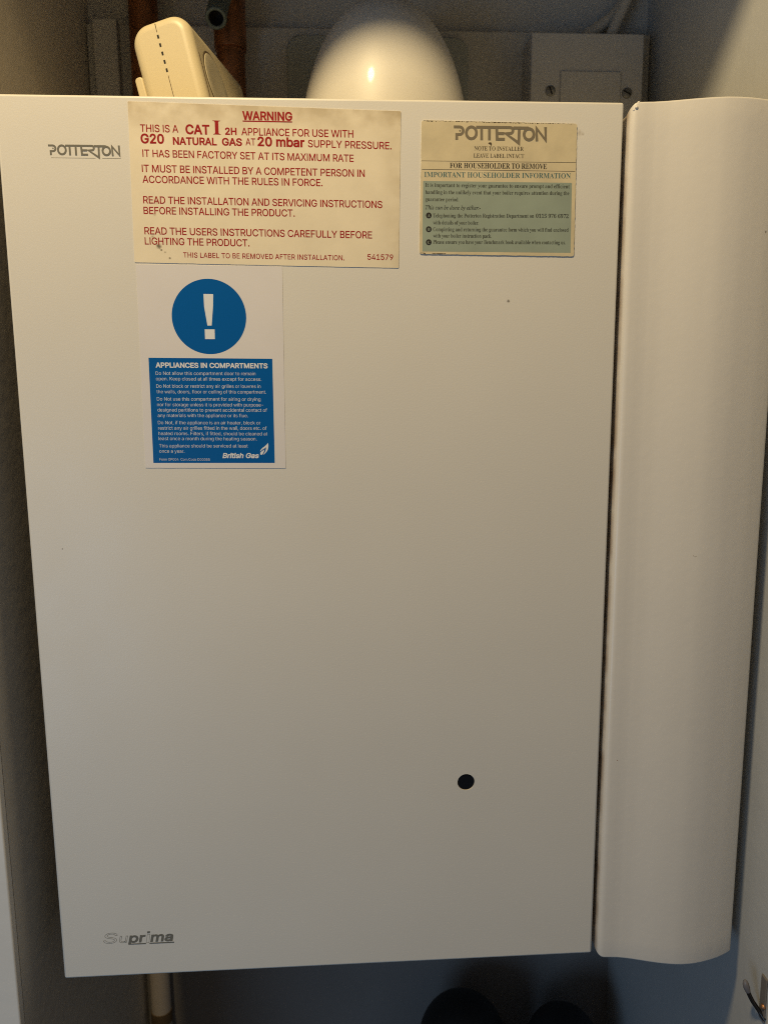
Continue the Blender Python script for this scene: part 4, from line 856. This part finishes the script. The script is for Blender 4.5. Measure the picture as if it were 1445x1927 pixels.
LINES = {
    'warn': [
        ('B', 'WARNING', 149.15, 586.68, 179.3, 586.51, 4.75),
        ('R', 'THIS IS A', 86.39, 578.99, 109.39, 578.78, 4.22),
        ('B', 'CAT', 114.09, 578.09, 128.25, 577.93, 5.25),
        ('SB', 'I', 130.6, 577.86, 135.32, 577.79, 8.18),
        ('B', '2H', 138.2, 577.94, 144.82, 577.85, 3.87),
        ('R', 'APPLIANCE FOR USE WITH', 148.02, 577.67, 217.15, 577.0, 4.26),
        ('B', 'G20', 86.52, 572.46, 100.23, 572.35, 5.25),
        ('B', 'NATURAL', 106.04, 571.82, 132.43, 571.64, 4.12),
        ('B', 'GAS', 136.05, 571.62, 147.93, 571.49, 4.13),
        ('R', 'AT', 150.43, 571.82, 156.37, 571.76, 4.01),
        ('B', '20 mbar', 158.01, 571.56, 186.51, 571.12, 5.11),
        ('R', 'SUPPLY PRESSURE.', 188.95, 571.08, 241.05, 570.26, 4.23),
        ('R', 'IT HAS BEEN FACTORY SET AT ITS MAXIMUM RATE', 87.01, 564.44, 217.23, 562.6, 4.22),
        ('R', 'IT MUST BE INSTALLED BY A COMPETENT PERSON IN', 86.14, 555.56, 224.05, 553.73, 4.25),
        ('R', 'ACCORDANCE WITH THE RULES IN FORCE.', 86.18, 549.21, 197.45, 547.96, 4.23),
        ('R', 'READ THE INSTALLATION AND SERVICING INSTRUCTIONS', 85.97, 537.02, 234.96, 535.05, 4.24),
        ('R', 'BEFORE INSTALLING THE PRODUCT.', 85.82, 530.69, 179.61, 529.55, 4.24),
        ('R', 'READ THE USERS INSTRUCTIONS CAREFULLY BEFORE', 85.71, 518.55, 228.29, 516.5, 4.25),
        ('R', 'LIGHTING THE PRODUCT.', 85.57, 512.39, 150.64, 511.37, 4.22),
        ('R', 'THIS LABEL TO BE REMOVED AFTER INSTALLATION.', 109.02, 504.59, 210.51, 503.0, 3.06, 14),
        ('R', '541579', 225.36, 503.42, 241.69, 503.23, 3.41),
    ],
    'hdark': [
        ('S', 'NOTE TO INSTALLER', 293.36, 570.08, 324.93, 570.08, 2.46),
        ('S', 'LEAVE LABEL INTACT', 292.99, 565.77, 325.27, 565.76, 2.47),
    ],
    'hblack': [
        ('SB', 'FOR HOUSEHOLDER TO REMOVE', 277.93, 559.4, 340.2, 559.3, 3.17),
    ],
    'hteal': [
        ('S', 'IMPORTANT HOUSEHOLDER INFORMATION', 261.7, 553.86, 355.73, 553.73, 3.11),
    ],
    'hbody': [
        ('S', 'It is important to register your guarantee to ensure prompt and efficient', 262.36, 547.98, 355.16, 547.7, 2.34),
        ('S', 'handling in the unlikely event that your boiler requires attention during the', 262.37, 543.7, 355.03, 543.61, 2.34),
        ('S', 'guarantee period.', 262.37, 539.42, 283.84, 539.31, 2.34),
        ('SI', 'This can be done by either:-', 262.38, 534.42, 297.74, 534.3, 2.35),
        ('S', 'Telephoning the Potterton Registration Department on', 267.34, 529.5, 332.49, 529.59, 2.36),
        ('SB', '0115 976 6972', 333.75, 529.6, 354.96, 529.47, 2.38),
        ('S', 'with details of your boiler.', 267.35, 525.25, 296.77, 525.15, 2.37),
        ('S', 'Completing and returning the guarantee form which you will find enclosed', 267.36, 521.07, 355.21, 521.04, 2.38),
        ('S', 'with your boiler instruction pack.', 267.37, 517.2, 305.06, 517.1, 2.38),
        ('S', 'Please ensure you have your Benchmark book available when contacting us.', 267.38, 513.32, 353.58, 513.27, 2.39),
    ],
    'hletter': [
        ('SB', 'A', 263.95, 529.72, 265.44, 529.73, 1.73),
        ('SB', 'B', 263.97, 521.3, 265.46, 521.3, 1.74),
        ('SB', 'C', 263.89, 513.3, 265.39, 513.31, 1.74),
    ],
    'gas': [
        ('B', 'APPLIANCES IN COMPARTMENTS', 88.4, 436.31, 159.62, 435.39, 2.99),
        ('L', 'Do Not allow this compartment door to remain', 88.0, 431.53, 151.8, 430.92, 2.18),
        ('L', 'open. Keep closed at all times except for access.', 87.97, 428.08, 155.57, 427.27, 2.18),
        ('L', 'Do Not block or restrict any air grilles or louvres in', 87.95, 423.35, 154.89, 422.73, 2.19),
        ('L', 'the walls, doors, floor or ceiling of this compartment.', 87.92, 419.81, 158.36, 419.06, 2.19),
        ('L', 'Do Not use this compartment for airing or drying', 87.9, 415.13, 154.55, 414.38, 2.2),
        ('L', 'nor for storage unless it is provided with purpose-', 87.86, 411.5, 156.19, 410.7, 2.2),
        ('L', 'designed partitions to prevent accidental contact of', 87.91, 408.08, 158.54, 407.24, 2.21),
        ('L', 'any materials with the appliance or its flue.', 87.87, 404.51, 146.09, 403.83, 2.21),
        ('L', 'Do Not, if the appliance is an air heater, block or', 87.78, 399.86, 154.06, 399.07, 2.22),
        ('L', 'restrict any air grilles fitted in the wall, doors etc. of', 87.75, 396.34, 157.95, 395.49, 2.23),
        ('L', 'heated rooms. Filters, if fitted, should be cleaned at', 87.72, 392.82, 158.3, 391.85, 2.23),
        ('L', 'least once a month during the heating season.', 87.7, 389.52, 151.26, 388.6, 2.23),
        ('L', 'This appliance should be serviced at least', 87.76, 384.75, 145.26, 384.02, 2.24),
        ('L', 'once a year.', 87.73, 381.28, 103.96, 381.01, 2.24),
        ('L', 'Form OP004  Com.Code D00055', 87.62, 376.18, 120.18, 375.62, 1.63),
        ('BI', 'British Gas', 128.7, 377.38, 151.82, 377.1, 3.11),
    ],
}

# yellowed warning label
wl = slab('warning_label', ragged([(79.64, 596.43), (247.07, 592.71), (245.33, 498.32), (78.48, 501.52)], 3.0, 0.06, 3, 0.6),
          -0.00030, -0.00002, M_vinyl, boiler)
wl['label'] = 'yellowed rectangular warning label printed in red capitals'
lettering('red_lettering', LINES['warn'], -0.00034, M_red, wl)
flat('heading_rule', [poly([(149.01, 586.2), (179.39, 586.03), (179.37, 585.35), (148.99, 585.52)])], -0.00036, M_red, wl)

# householder label
hq = [(260.05, 587.49), (358.87, 586.49), (359.33, 505.74), (258.66, 507.09)]
hl = slab('householder_label', ragged(hq, 1.5, 0.12, 5, 1.6), -0.00055, -0.00002, M_card, boiler)
hl['label'] = 'worn tan and green label with grey heading and ragged dirty top edge'
flat('green_field', [poly([(260.97, 551.53), (356.6, 551.08), (357.0, 508.0), (260.5, 508.6)])], -0.00058, M_green, hl)
rnd = random.Random(4)
frag = []
def torn(xa, xb, za, zb, thick, gap):
    """a ragged dark line of torn paper along an edge"""
    n_ = int((xb - xa) / 0.45)
    up, dn = [], []
    t_ = 0.2
    for k in range(n_ + 1):
        x = xa + (xb - xa) * k / n_
        z = za + (zb - za) * k / n_
        t_ = 0.55 * t_ + 0.45 * (thick * rnd.random() ** 2.2 * 2.0)
        j = rnd.uniform(-0.10, 0.14)
        up.append((x, z + j))
        dn.append((x, z + j - max(0.03, t_ if rnd.random() > gap else 0.04)))
    frag.append(([p for q in zip(up, dn) for p in q], [[2 * k, 2 * k + 1, 2 * k + 3, 2 * k + 2] for k in range(n_)]))
torn(261.0, 358.0, 587.45, 586.5, 0.50, 0.30)
flat('torn_edge', frag, -0.00060, M_grime, hl)
frag.clear()
torn(259.4, 262.5, 507.75, 507.6, 0.9, 0.0)
flat('torn_edge', frag, -0.00060, M_grime, hl)
frag.clear()
torn(266.5, 276.0, 507.55, 507.4, 0.8, 0.2)
tear = (poly([(302.2, 574.1), (302.8, 574.9), (304.0, 575.0), (304.6, 574.0), (304.0, 572.6), (303.6, 573.6), (303.0, 573.8)]))
flat('torn_edge', frag, -0.00060, M_grime, hl)
flat('tear', [tear], -0.00060, M_grime, hl)
shapes, tr = maker_logo(280.3, 576.2, 59.2, 8.25, 0.0, 36)
flat('maker_lettering', shapes, -0.00059, M_greyink, hl)
lettering('installer_lettering', LINES['hdark'], -0.00059, M_brownink, hl)
lettering('black_lettering', LINES['hblack'], -0.00059, M_black, hl)
lettering('teal_lettering', LINES['hteal'], -0.00059, M_teal, hl)
lettering('small_print', LINES['hbody'], -0.00063, M_bodyink, hl)
flat('rule', [ribbon([(260.06, 563.55), (358.77, 563.34)], 0.25), ribbon([(260.23, 558.48), (358.52, 558.05)], 0.25)], -0.00059, M_brownink, hl)
flat('bullet', [poly(arc(264.61, z, 1.8, 1.8, 0, 350, 35)) for z in (530.67, 522.25, 514.26)], -0.00064, M_black, hl)
lettering('bullet_letter', LINES['hletter'], -0.00068, M_green, hl)

# white sticker with blue mandatory sign
gl = slab('compartment_sticker', ragged([(79.3, 500.29), (170.89, 499.16), (169.67, 370.0), (78.16, 371.49)], 4.0, 0.05, 9, 0.5),
          -0.00025, -0.00002, M_sticker, boiler)
gl['label'] = 'white sticker with a blue exclamation disc above a blue text panel'
flat('blue_disc', [poly(arc(123.5, 468.05, 23.55, 23.5, 0, 357, 119))], -0.00029, M_blue, gl)
flat('exclamation_mark', [poly([(120.55, 482.2), (126.71, 482.06), (126.34, 474.98), (124.93, 462.5), (122.24, 462.5), (120.65, 474.25)]),
                          poly([(120.42, 460.15), (126.71, 460.13), (126.61, 453.99), (120.38, 454.01)])], -0.00034, M_white, gl)
flat('blue_field', [poly([(83.95, 442.44), (162.92, 441.39), (162.55, 373.69), (83.51, 374.68)])], -0.00029, M_blue, gl)
lettering('white_lettering', LINES['gas'], -0.00034, M_white, gl)
flame = [(158.48, 386.93), (158.65, 386.05), (158.71, 384.89), (158.53, 383.53), (158.1, 382.18), (157.39, 381.11), (156.49, 380.15), (155.7, 379.48),
         (154.92, 379.2), (155.51, 379.77), (156.32, 380.93), (156.84, 382.09), (157.11, 383.16), (157.15, 384.23), (156.5, 383.55), (155.52, 383.08),
         (154.53, 382.41), (153.84, 381.74), (153.19, 381.26), (153.36, 382.04), (153.97, 382.9), (154.87, 383.77), (156.05, 384.53), (157.04, 385.39), (157.83, 386.16)]
flame2 = [(156.04, 382.69), (155.76, 381.43), (155.24, 380.36), (154.63, 379.49), (153.85, 379.02), (153.28, 379.51), (153.21, 380.39), (153.62, 380.96),
          (154.41, 381.54), (155.3, 382.11)]
flat('flame_emblem', [fill_polys([flame]), fill_polys([flame2])], -0.00034, M_white, gl)

# ------------------------------------------------------------------ things on and above the boiler
# flue elbow: tall white dome with a plate on the wall behind it
flue = empty('flue_elbow', (0.247, 0.170, 0.600), 'glossy white dome-shaped flue elbow on top of the boiler', 'flue')
pr = [(0.0705, 0.5990)]
for k in range(0, 61):
    t = math.sin(math.pi / 2 * k / 60)
    pr.append((max(0.0004, 0.0705 * math.sqrt(max(0.0, 1 - t ** 2.25))), 0.5995 + 0.1355 * t))
lathe('elbow_dome', pr, 0.247, 0.170, M_flue, flue, 96)
rprism('wall_plate', 0.170, 0.150, 0.014, 0.006, 0.0015, ((0.2474, 0.2645, 0.673), (1, 0, 0), (0, 0, 1), (0, 1, 0)), M_plate, flue)

# cream alarm leaning on the boiler top
al_c = Vector((0.2, 0.98, 0)).normalized()
al_b = Vector((-0.235, 0.0, 0.972)); al_b = (al_b - al_c * al_b.dot(al_c)).normalized()
al_a = al_c.cross(al_b).normalized()
if al_a.x < 0: al_a = -al_a
hh = 0.070
al_o = Vector((0.0836, 0.072, 0.6752)) - al_b * hh / 2
alarm = empty('alarm', (0.098, 0.10, 0.600), 'cream plastic alarm with a row of five dark slots, leaning on the boiler top', 'alarm')
rprism('alarm_body', 0.0435, hh, 0.0135, 0.118, 0.0065, (al_o, al_a, al_b, al_c), M_cream, alarm, seg=10)
def on_end(x, y, d):      # local a, b on the end face, d proud
    return al_o + al_a * x + al_b * y - al_c * d
def strip(name, items, m, parent, plane):
    vs, fs = [], []
    for (x, y, w, h) in items:
        b = len(vs)
        for d in (0.0002, -0.0030):
            vs += [plane(x - w / 2, y - h / 2, d), plane(x + w / 2, y - h / 2, d), plane(x + w / 2, y + h / 2, d), plane(x - w / 2, y + h / 2, d)]
        fs += [[b + i for i in q] for q in ((0, 1, 2, 3), (7, 6, 5, 4), (0, 4, 5, 1), (1, 5, 6, 2), (2, 6, 7, 3), (3, 7, 4, 0))]
    return mesh_obj(name, vs, fs, m, parent)
for k in range(5):
    strip('slot', [(-0.0013, 0.0230 - 0.0056 * k, 0.0013, 0.0023)], M_slot, alarm, on_end)
strip('seam', [(-0.0013, 0.0288, 0.0004, 0.0055)], M_seam, alarm, on_end)
strip('seam', [(-0.0013, -0.018, 0.0004, 0.030)], M_seam, alarm, on_end)
def on_face(x, y, d):     # x along the length, y up, on the right-hand face
    return al_o + al_c * x + al_b * y + al_a * (0.02175 + d)
bm = bmesh.new()
ring_o, ring_i = [], []
for k in range(48):
    t = 2 * math.pi * k / 48
    ring_o.append(bm.verts.new(on_face(0.0345 + 0.0228 * math.cos(t), -0.004 + 0.0228 * math.sin(t), 0.0004)))
    ring_i.append(bm.verts.new(on_face(0.0345 + 0.0215 * math.cos(t), -0.004 + 0.0215 * math.sin(t), 0.0004)))
for k in range(48):
    bm.faces.new([ring_o[k], ring_o[(k + 1) % 48], ring_i[(k + 1) % 48], ring_i[k]])
bm_obj('button_groove', bm, M_seam, alarm)
bm = bmesh.new()
rows_ = []
for (rr, d) in ((0.0214, 0.0002), (0.0210, 0.0008), (0.0198, 0.0011), (0.0120, 0.0008), (0.004, 0.0006)):
    rows_.append([bm.verts.new(on_face(0.0345 + rr * math.cos(2 * math.pi * k / 48), -0.004 + rr * math.sin(2 * math.pi * k / 48), d)) for k in range(48)])
for a_, b_ in zip(rows_, rows_[1:]):
    for k in range(48):
        bm.faces.new([a_[k], a_[(k + 1) % 48], b_[(k + 1) % 48], b_[k]])
bm.faces.new(rows_[-1])
bm_obj('button', bm, M_button, alarm, 40)
strip('face_seam', [(0.0082, -0.012, 0.0010, 0.042)], M_seam, alarm, on_face)
strip('printed_mark', [(0.098, 0.004, 0.022, 0.0014), (0.098, -0.002, 0.022, 0.0014)], M_seam, alarm, on_face)
rprism('foot', 0.006, 0.034, 0.0025, 0.040, 0.0012, (al_o + al_a * -0.0240 + al_b * -0.0130 + al_c * 0.003, al_a, al_b, al_c), M_cream, alarm)

# copper pipes
def copper_pipe(x, label, collar):
    p = empty('copper_pipe', (x, 0.25, 0.5985), label, 'pipe', 'copper pipes behind the boiler')
    tube('pipe', [(x, 0.25, 0.5986), (x, 0.25, 1.1995)], 0.0128, M_copper, p, 28)
    return p
p1 = copper_pipe(0.0360, 'plain dark copper pipe rising behind the cream alarm', False)
p2 = copper_pipe(0.1125, 'copper pipe with a wider fitting and an open side tail, right of the cream alarm', True)
lathe('fitting', [(0.0130, 0.7265), (0.0139, 0.7268), (0.0144, 0.7290), (0.0144, 0.79), (0.0139, 0.792), (0.0130, 0.7925)], 0.1125, 0.25, M_copper, p2, 36)
tail_path = spline([(0.1115, 0.252, 0.775), (0.1085, 0.236, 0.766), (0.1075, 0.214, 0.747), (0.1075, 0.1985, 0.7310)], 6)
N_ = len(tail_path)
tube('open_tail', tail_path, 0.0088, M_verd, p2, 28, cap=False)
end, prev = tail_path[-1], tail_path[-2]
tdir = (end - prev).normalized()
ta = Vector((1, 0, 0)); ta = (ta - tdir * ta.dot(tdir)).normalized(); tb = tdir.cross(ta)
def ring_pts(rad, d, n_=32):
    return [end + tdir * d + (ta * math.cos(2 * math.pi * k / n_) + tb * math.sin(2 * math.pi * k / n_)) * rad for k in range(n_)]
def ring_skin(name, rings, m, close_last):
    vs_, fs_ = [], []
    n_ = 32
    for rg in rings:
        vs_ += rg
    for i in range(len(rings) - 1):
        for k in range(n_):
            fs_.append([i * n_ + k, i * n_ + (k + 1) % n_, (i + 1) * n_ + (k + 1) % n_, (i + 1) * n_ + k])
    if close_last:
        fs_.append([(len(rings) - 1) * n_ + k for k in range(n_)])
    return mesh_obj(name, vs_, fs_, m, p2, True)
ring_skin('tail_rim', [ring_pts(0.0089, -0.006), ring_pts(0.0091, -0.001), ring_pts(0.0086, 0.0006), ring_pts(0.0066, 0.0007), ring_pts(0.0060, -0.0006)], M_verd, False)
ring_skin('tail_bore', [ring_pts(0.0060, -0.0006), ring_pts(0.0058, -0.012)], M_slot, True)

# white trunking in the left corner
tr_ = box('trunking', (-0.0125, 0.2600, 0.5990), (0.0092, 0.2708, 0.7565), M_box, None, bev=0.0012)
tr_['label'] = 'short white strip of trunking upright in the back left corner above the boiler'
tr_['category'] = 'trunking'

# switch box on the back wall
sb = empty('switch_box', (0.4368, 0.2705, 0.640), 'pale plastic electrical box with two screws on the back wall above the boiler', 'electrical box')
box('back_box', (0.3850, 0.2390, 0.630), (0.4885, 0.2706, 0.7400), M_box, sb, bev=0.0016)
box('face_plate', (0.3846, 0.2330, 0.629), (0.4889, 0.2386, 0.7404), M_box, sb, bev=0.0014)
box('raised_cover', (0.4118, 0.2310, 0.640), (0.4676, 0.2326, 0.7072), M_box, sb, bev=0.0007)
for x, z, a in ((0.4030, 0.6905, 70), (0.4742, 0.6896, 25)):
    s = lathe('screw', [(0.0001, 0), (0.0028, 0.0), (0.0044, 0.0006), (0.0046, 0.0016)], 0, 0, M_screw, None, 28)
    for v in s.data.vertices:
        c = v.co.copy()
        v.co = Vector((x, 0.2312 + c.z, z)) - sb.location + Vector((c.x, 0, c.y))
    s.data.update(); s.parent = sb
    bm = bmesh.new()
    box_bm(bm, (-0.0036, -0.0002, -0.0006), (0.0036, 0.0004, 0.0006))
    bm.transform(Matrix.Translation((x, 0.2311, z)) @ Matrix.Rotation(R(a), 4, 'Y'))
    bm_obj('screw_slot', bm, M_slot, s)
def cable(pts, r, label):
    o = tube('cable', spline(pts, 8), r, M_cable, None, 16)
    o['label'] = label; o['category'] = 'cable'; o['group'] = 'cables above the electrical box'
    return o
cable([(0.4370, 0.262, 0.735), (0.4440, 0.264, 0.7500), (0.4570, 0.268, 0.7600), (0.4720, 0.270, 0.7720), (0.4840, 0.272, 0.790), (0.492, 0.274, 0.83), (0.493, 0.275, 1.0)],
      0.0055, 'off-white cable leaving the electrical box at a shallow slant, left of the two')
cable([(0.4640, 0.256, 0.735), (0.4665, 0.258, 0.750), (0.4745, 0.260, 0.768), (0.4830, 0.262, 0.787), (0.491, 0.263, 0.82), (0.495, 0.264, 1.0)],
      0.0050, 'off-white cable rising steeply from the electrical box, right of the two')

# ------------------------------------------------------------------ below the boiler
pp = empty('waste_pipe', (-0.0045, 0.262, -0.6195), 'pale plastic pipe in the back left corner under the boiler', 'pipe')
tube('pipe', [(-0.0045, 0.270, -0.6190), (-0.0045, 0.270, 0.0990)], 0.0108, M_pvc, pp, 28)
lathe('coupling', [(0.0109, -0.2790), (0.0116, -0.2785), (0.0116, -0.2650), (0.0109, -0.2645)], -0.0045, 0.270, M_seam, pp, 32)

def canister(cx, cy, zt, r, sx, label):
    c = empty('canister', (cx, cy, -0.6200), label, 'canister', 'black domed canisters under the boiler')
    pr_ = [(r * 0.96, -0.6200), (r, -0.610), (r, zt - r * 1.15)]
    for k in range(1, 15):
        t = math.pi / 2 * k / 14
        pr_.append((max(0.0005, r * math.cos(t) ** 0.9), zt - r * 1.15 + r * 1.15 * math.sin(t)))
    lathe('canister_body', pr_, cx, cy, M_canister, c, 48, sx=sx)
    lathe('collar', [(r * 1.0, zt - r * 1.62), (r * 1.03, zt - r * 1.6), (r * 1.03, zt - r * 1.4), (r * 1.0, zt - r * 1.38)], cx, cy, M_canister, c, 48, sx=sx)
    return c
canister(0.3250, 0.200, -0.2110, 0.047, 1.0, 'larger black domed canister standing below the boiler, nearer the middle')
canister(0.4330, 0.200, -0.2310, 0.040, 1.0, 'smaller black domed canister standing below the right end of the boiler')

hk = empty('hook', (0.5098, -0.026, -0.036), 'black curved hook with a grey tip on the right cupboard wall', 'hook')
hp = spline([(0.4966, -0.0240, -0.0125), (0.4990, -0.0240, -0.0190), (0.5026, -0.0242, -0.0262), (0.5068, -0.0252, -0.0325), (0.5098, -0.0290, -0.0375)], 6)
tube('hook_arm', hp, 0.0016, M_hook, hk, 16)
tube('tip', [hp[0] + Vector((-0.0008, 0, 0.0045)), hp[0] + Vector((-0.0006, 0, 0.0032)), hp[0] + Vector((-0.0002, 0, 0.001)), hp[2], hp[5]], [0.0005, 0.0016, 0.0022, 0.0023, 0.0018], M_tip, hk, 16)
box('mounting_plate', (0.5086, -0.0296, -0.0400), (0.5099, -0.0225, -0.0050), M_hplate, hk, bev=0.0005)
bm = bmesh.new()
bmesh.ops.create_icosphere(bm, subdivisions=3, radius=0.0019, matrix=Matrix.Translation((0.5086, -0.0280, -0.0275)))
bm_obj('screw_head', bm, M_bronze, hk, 60)
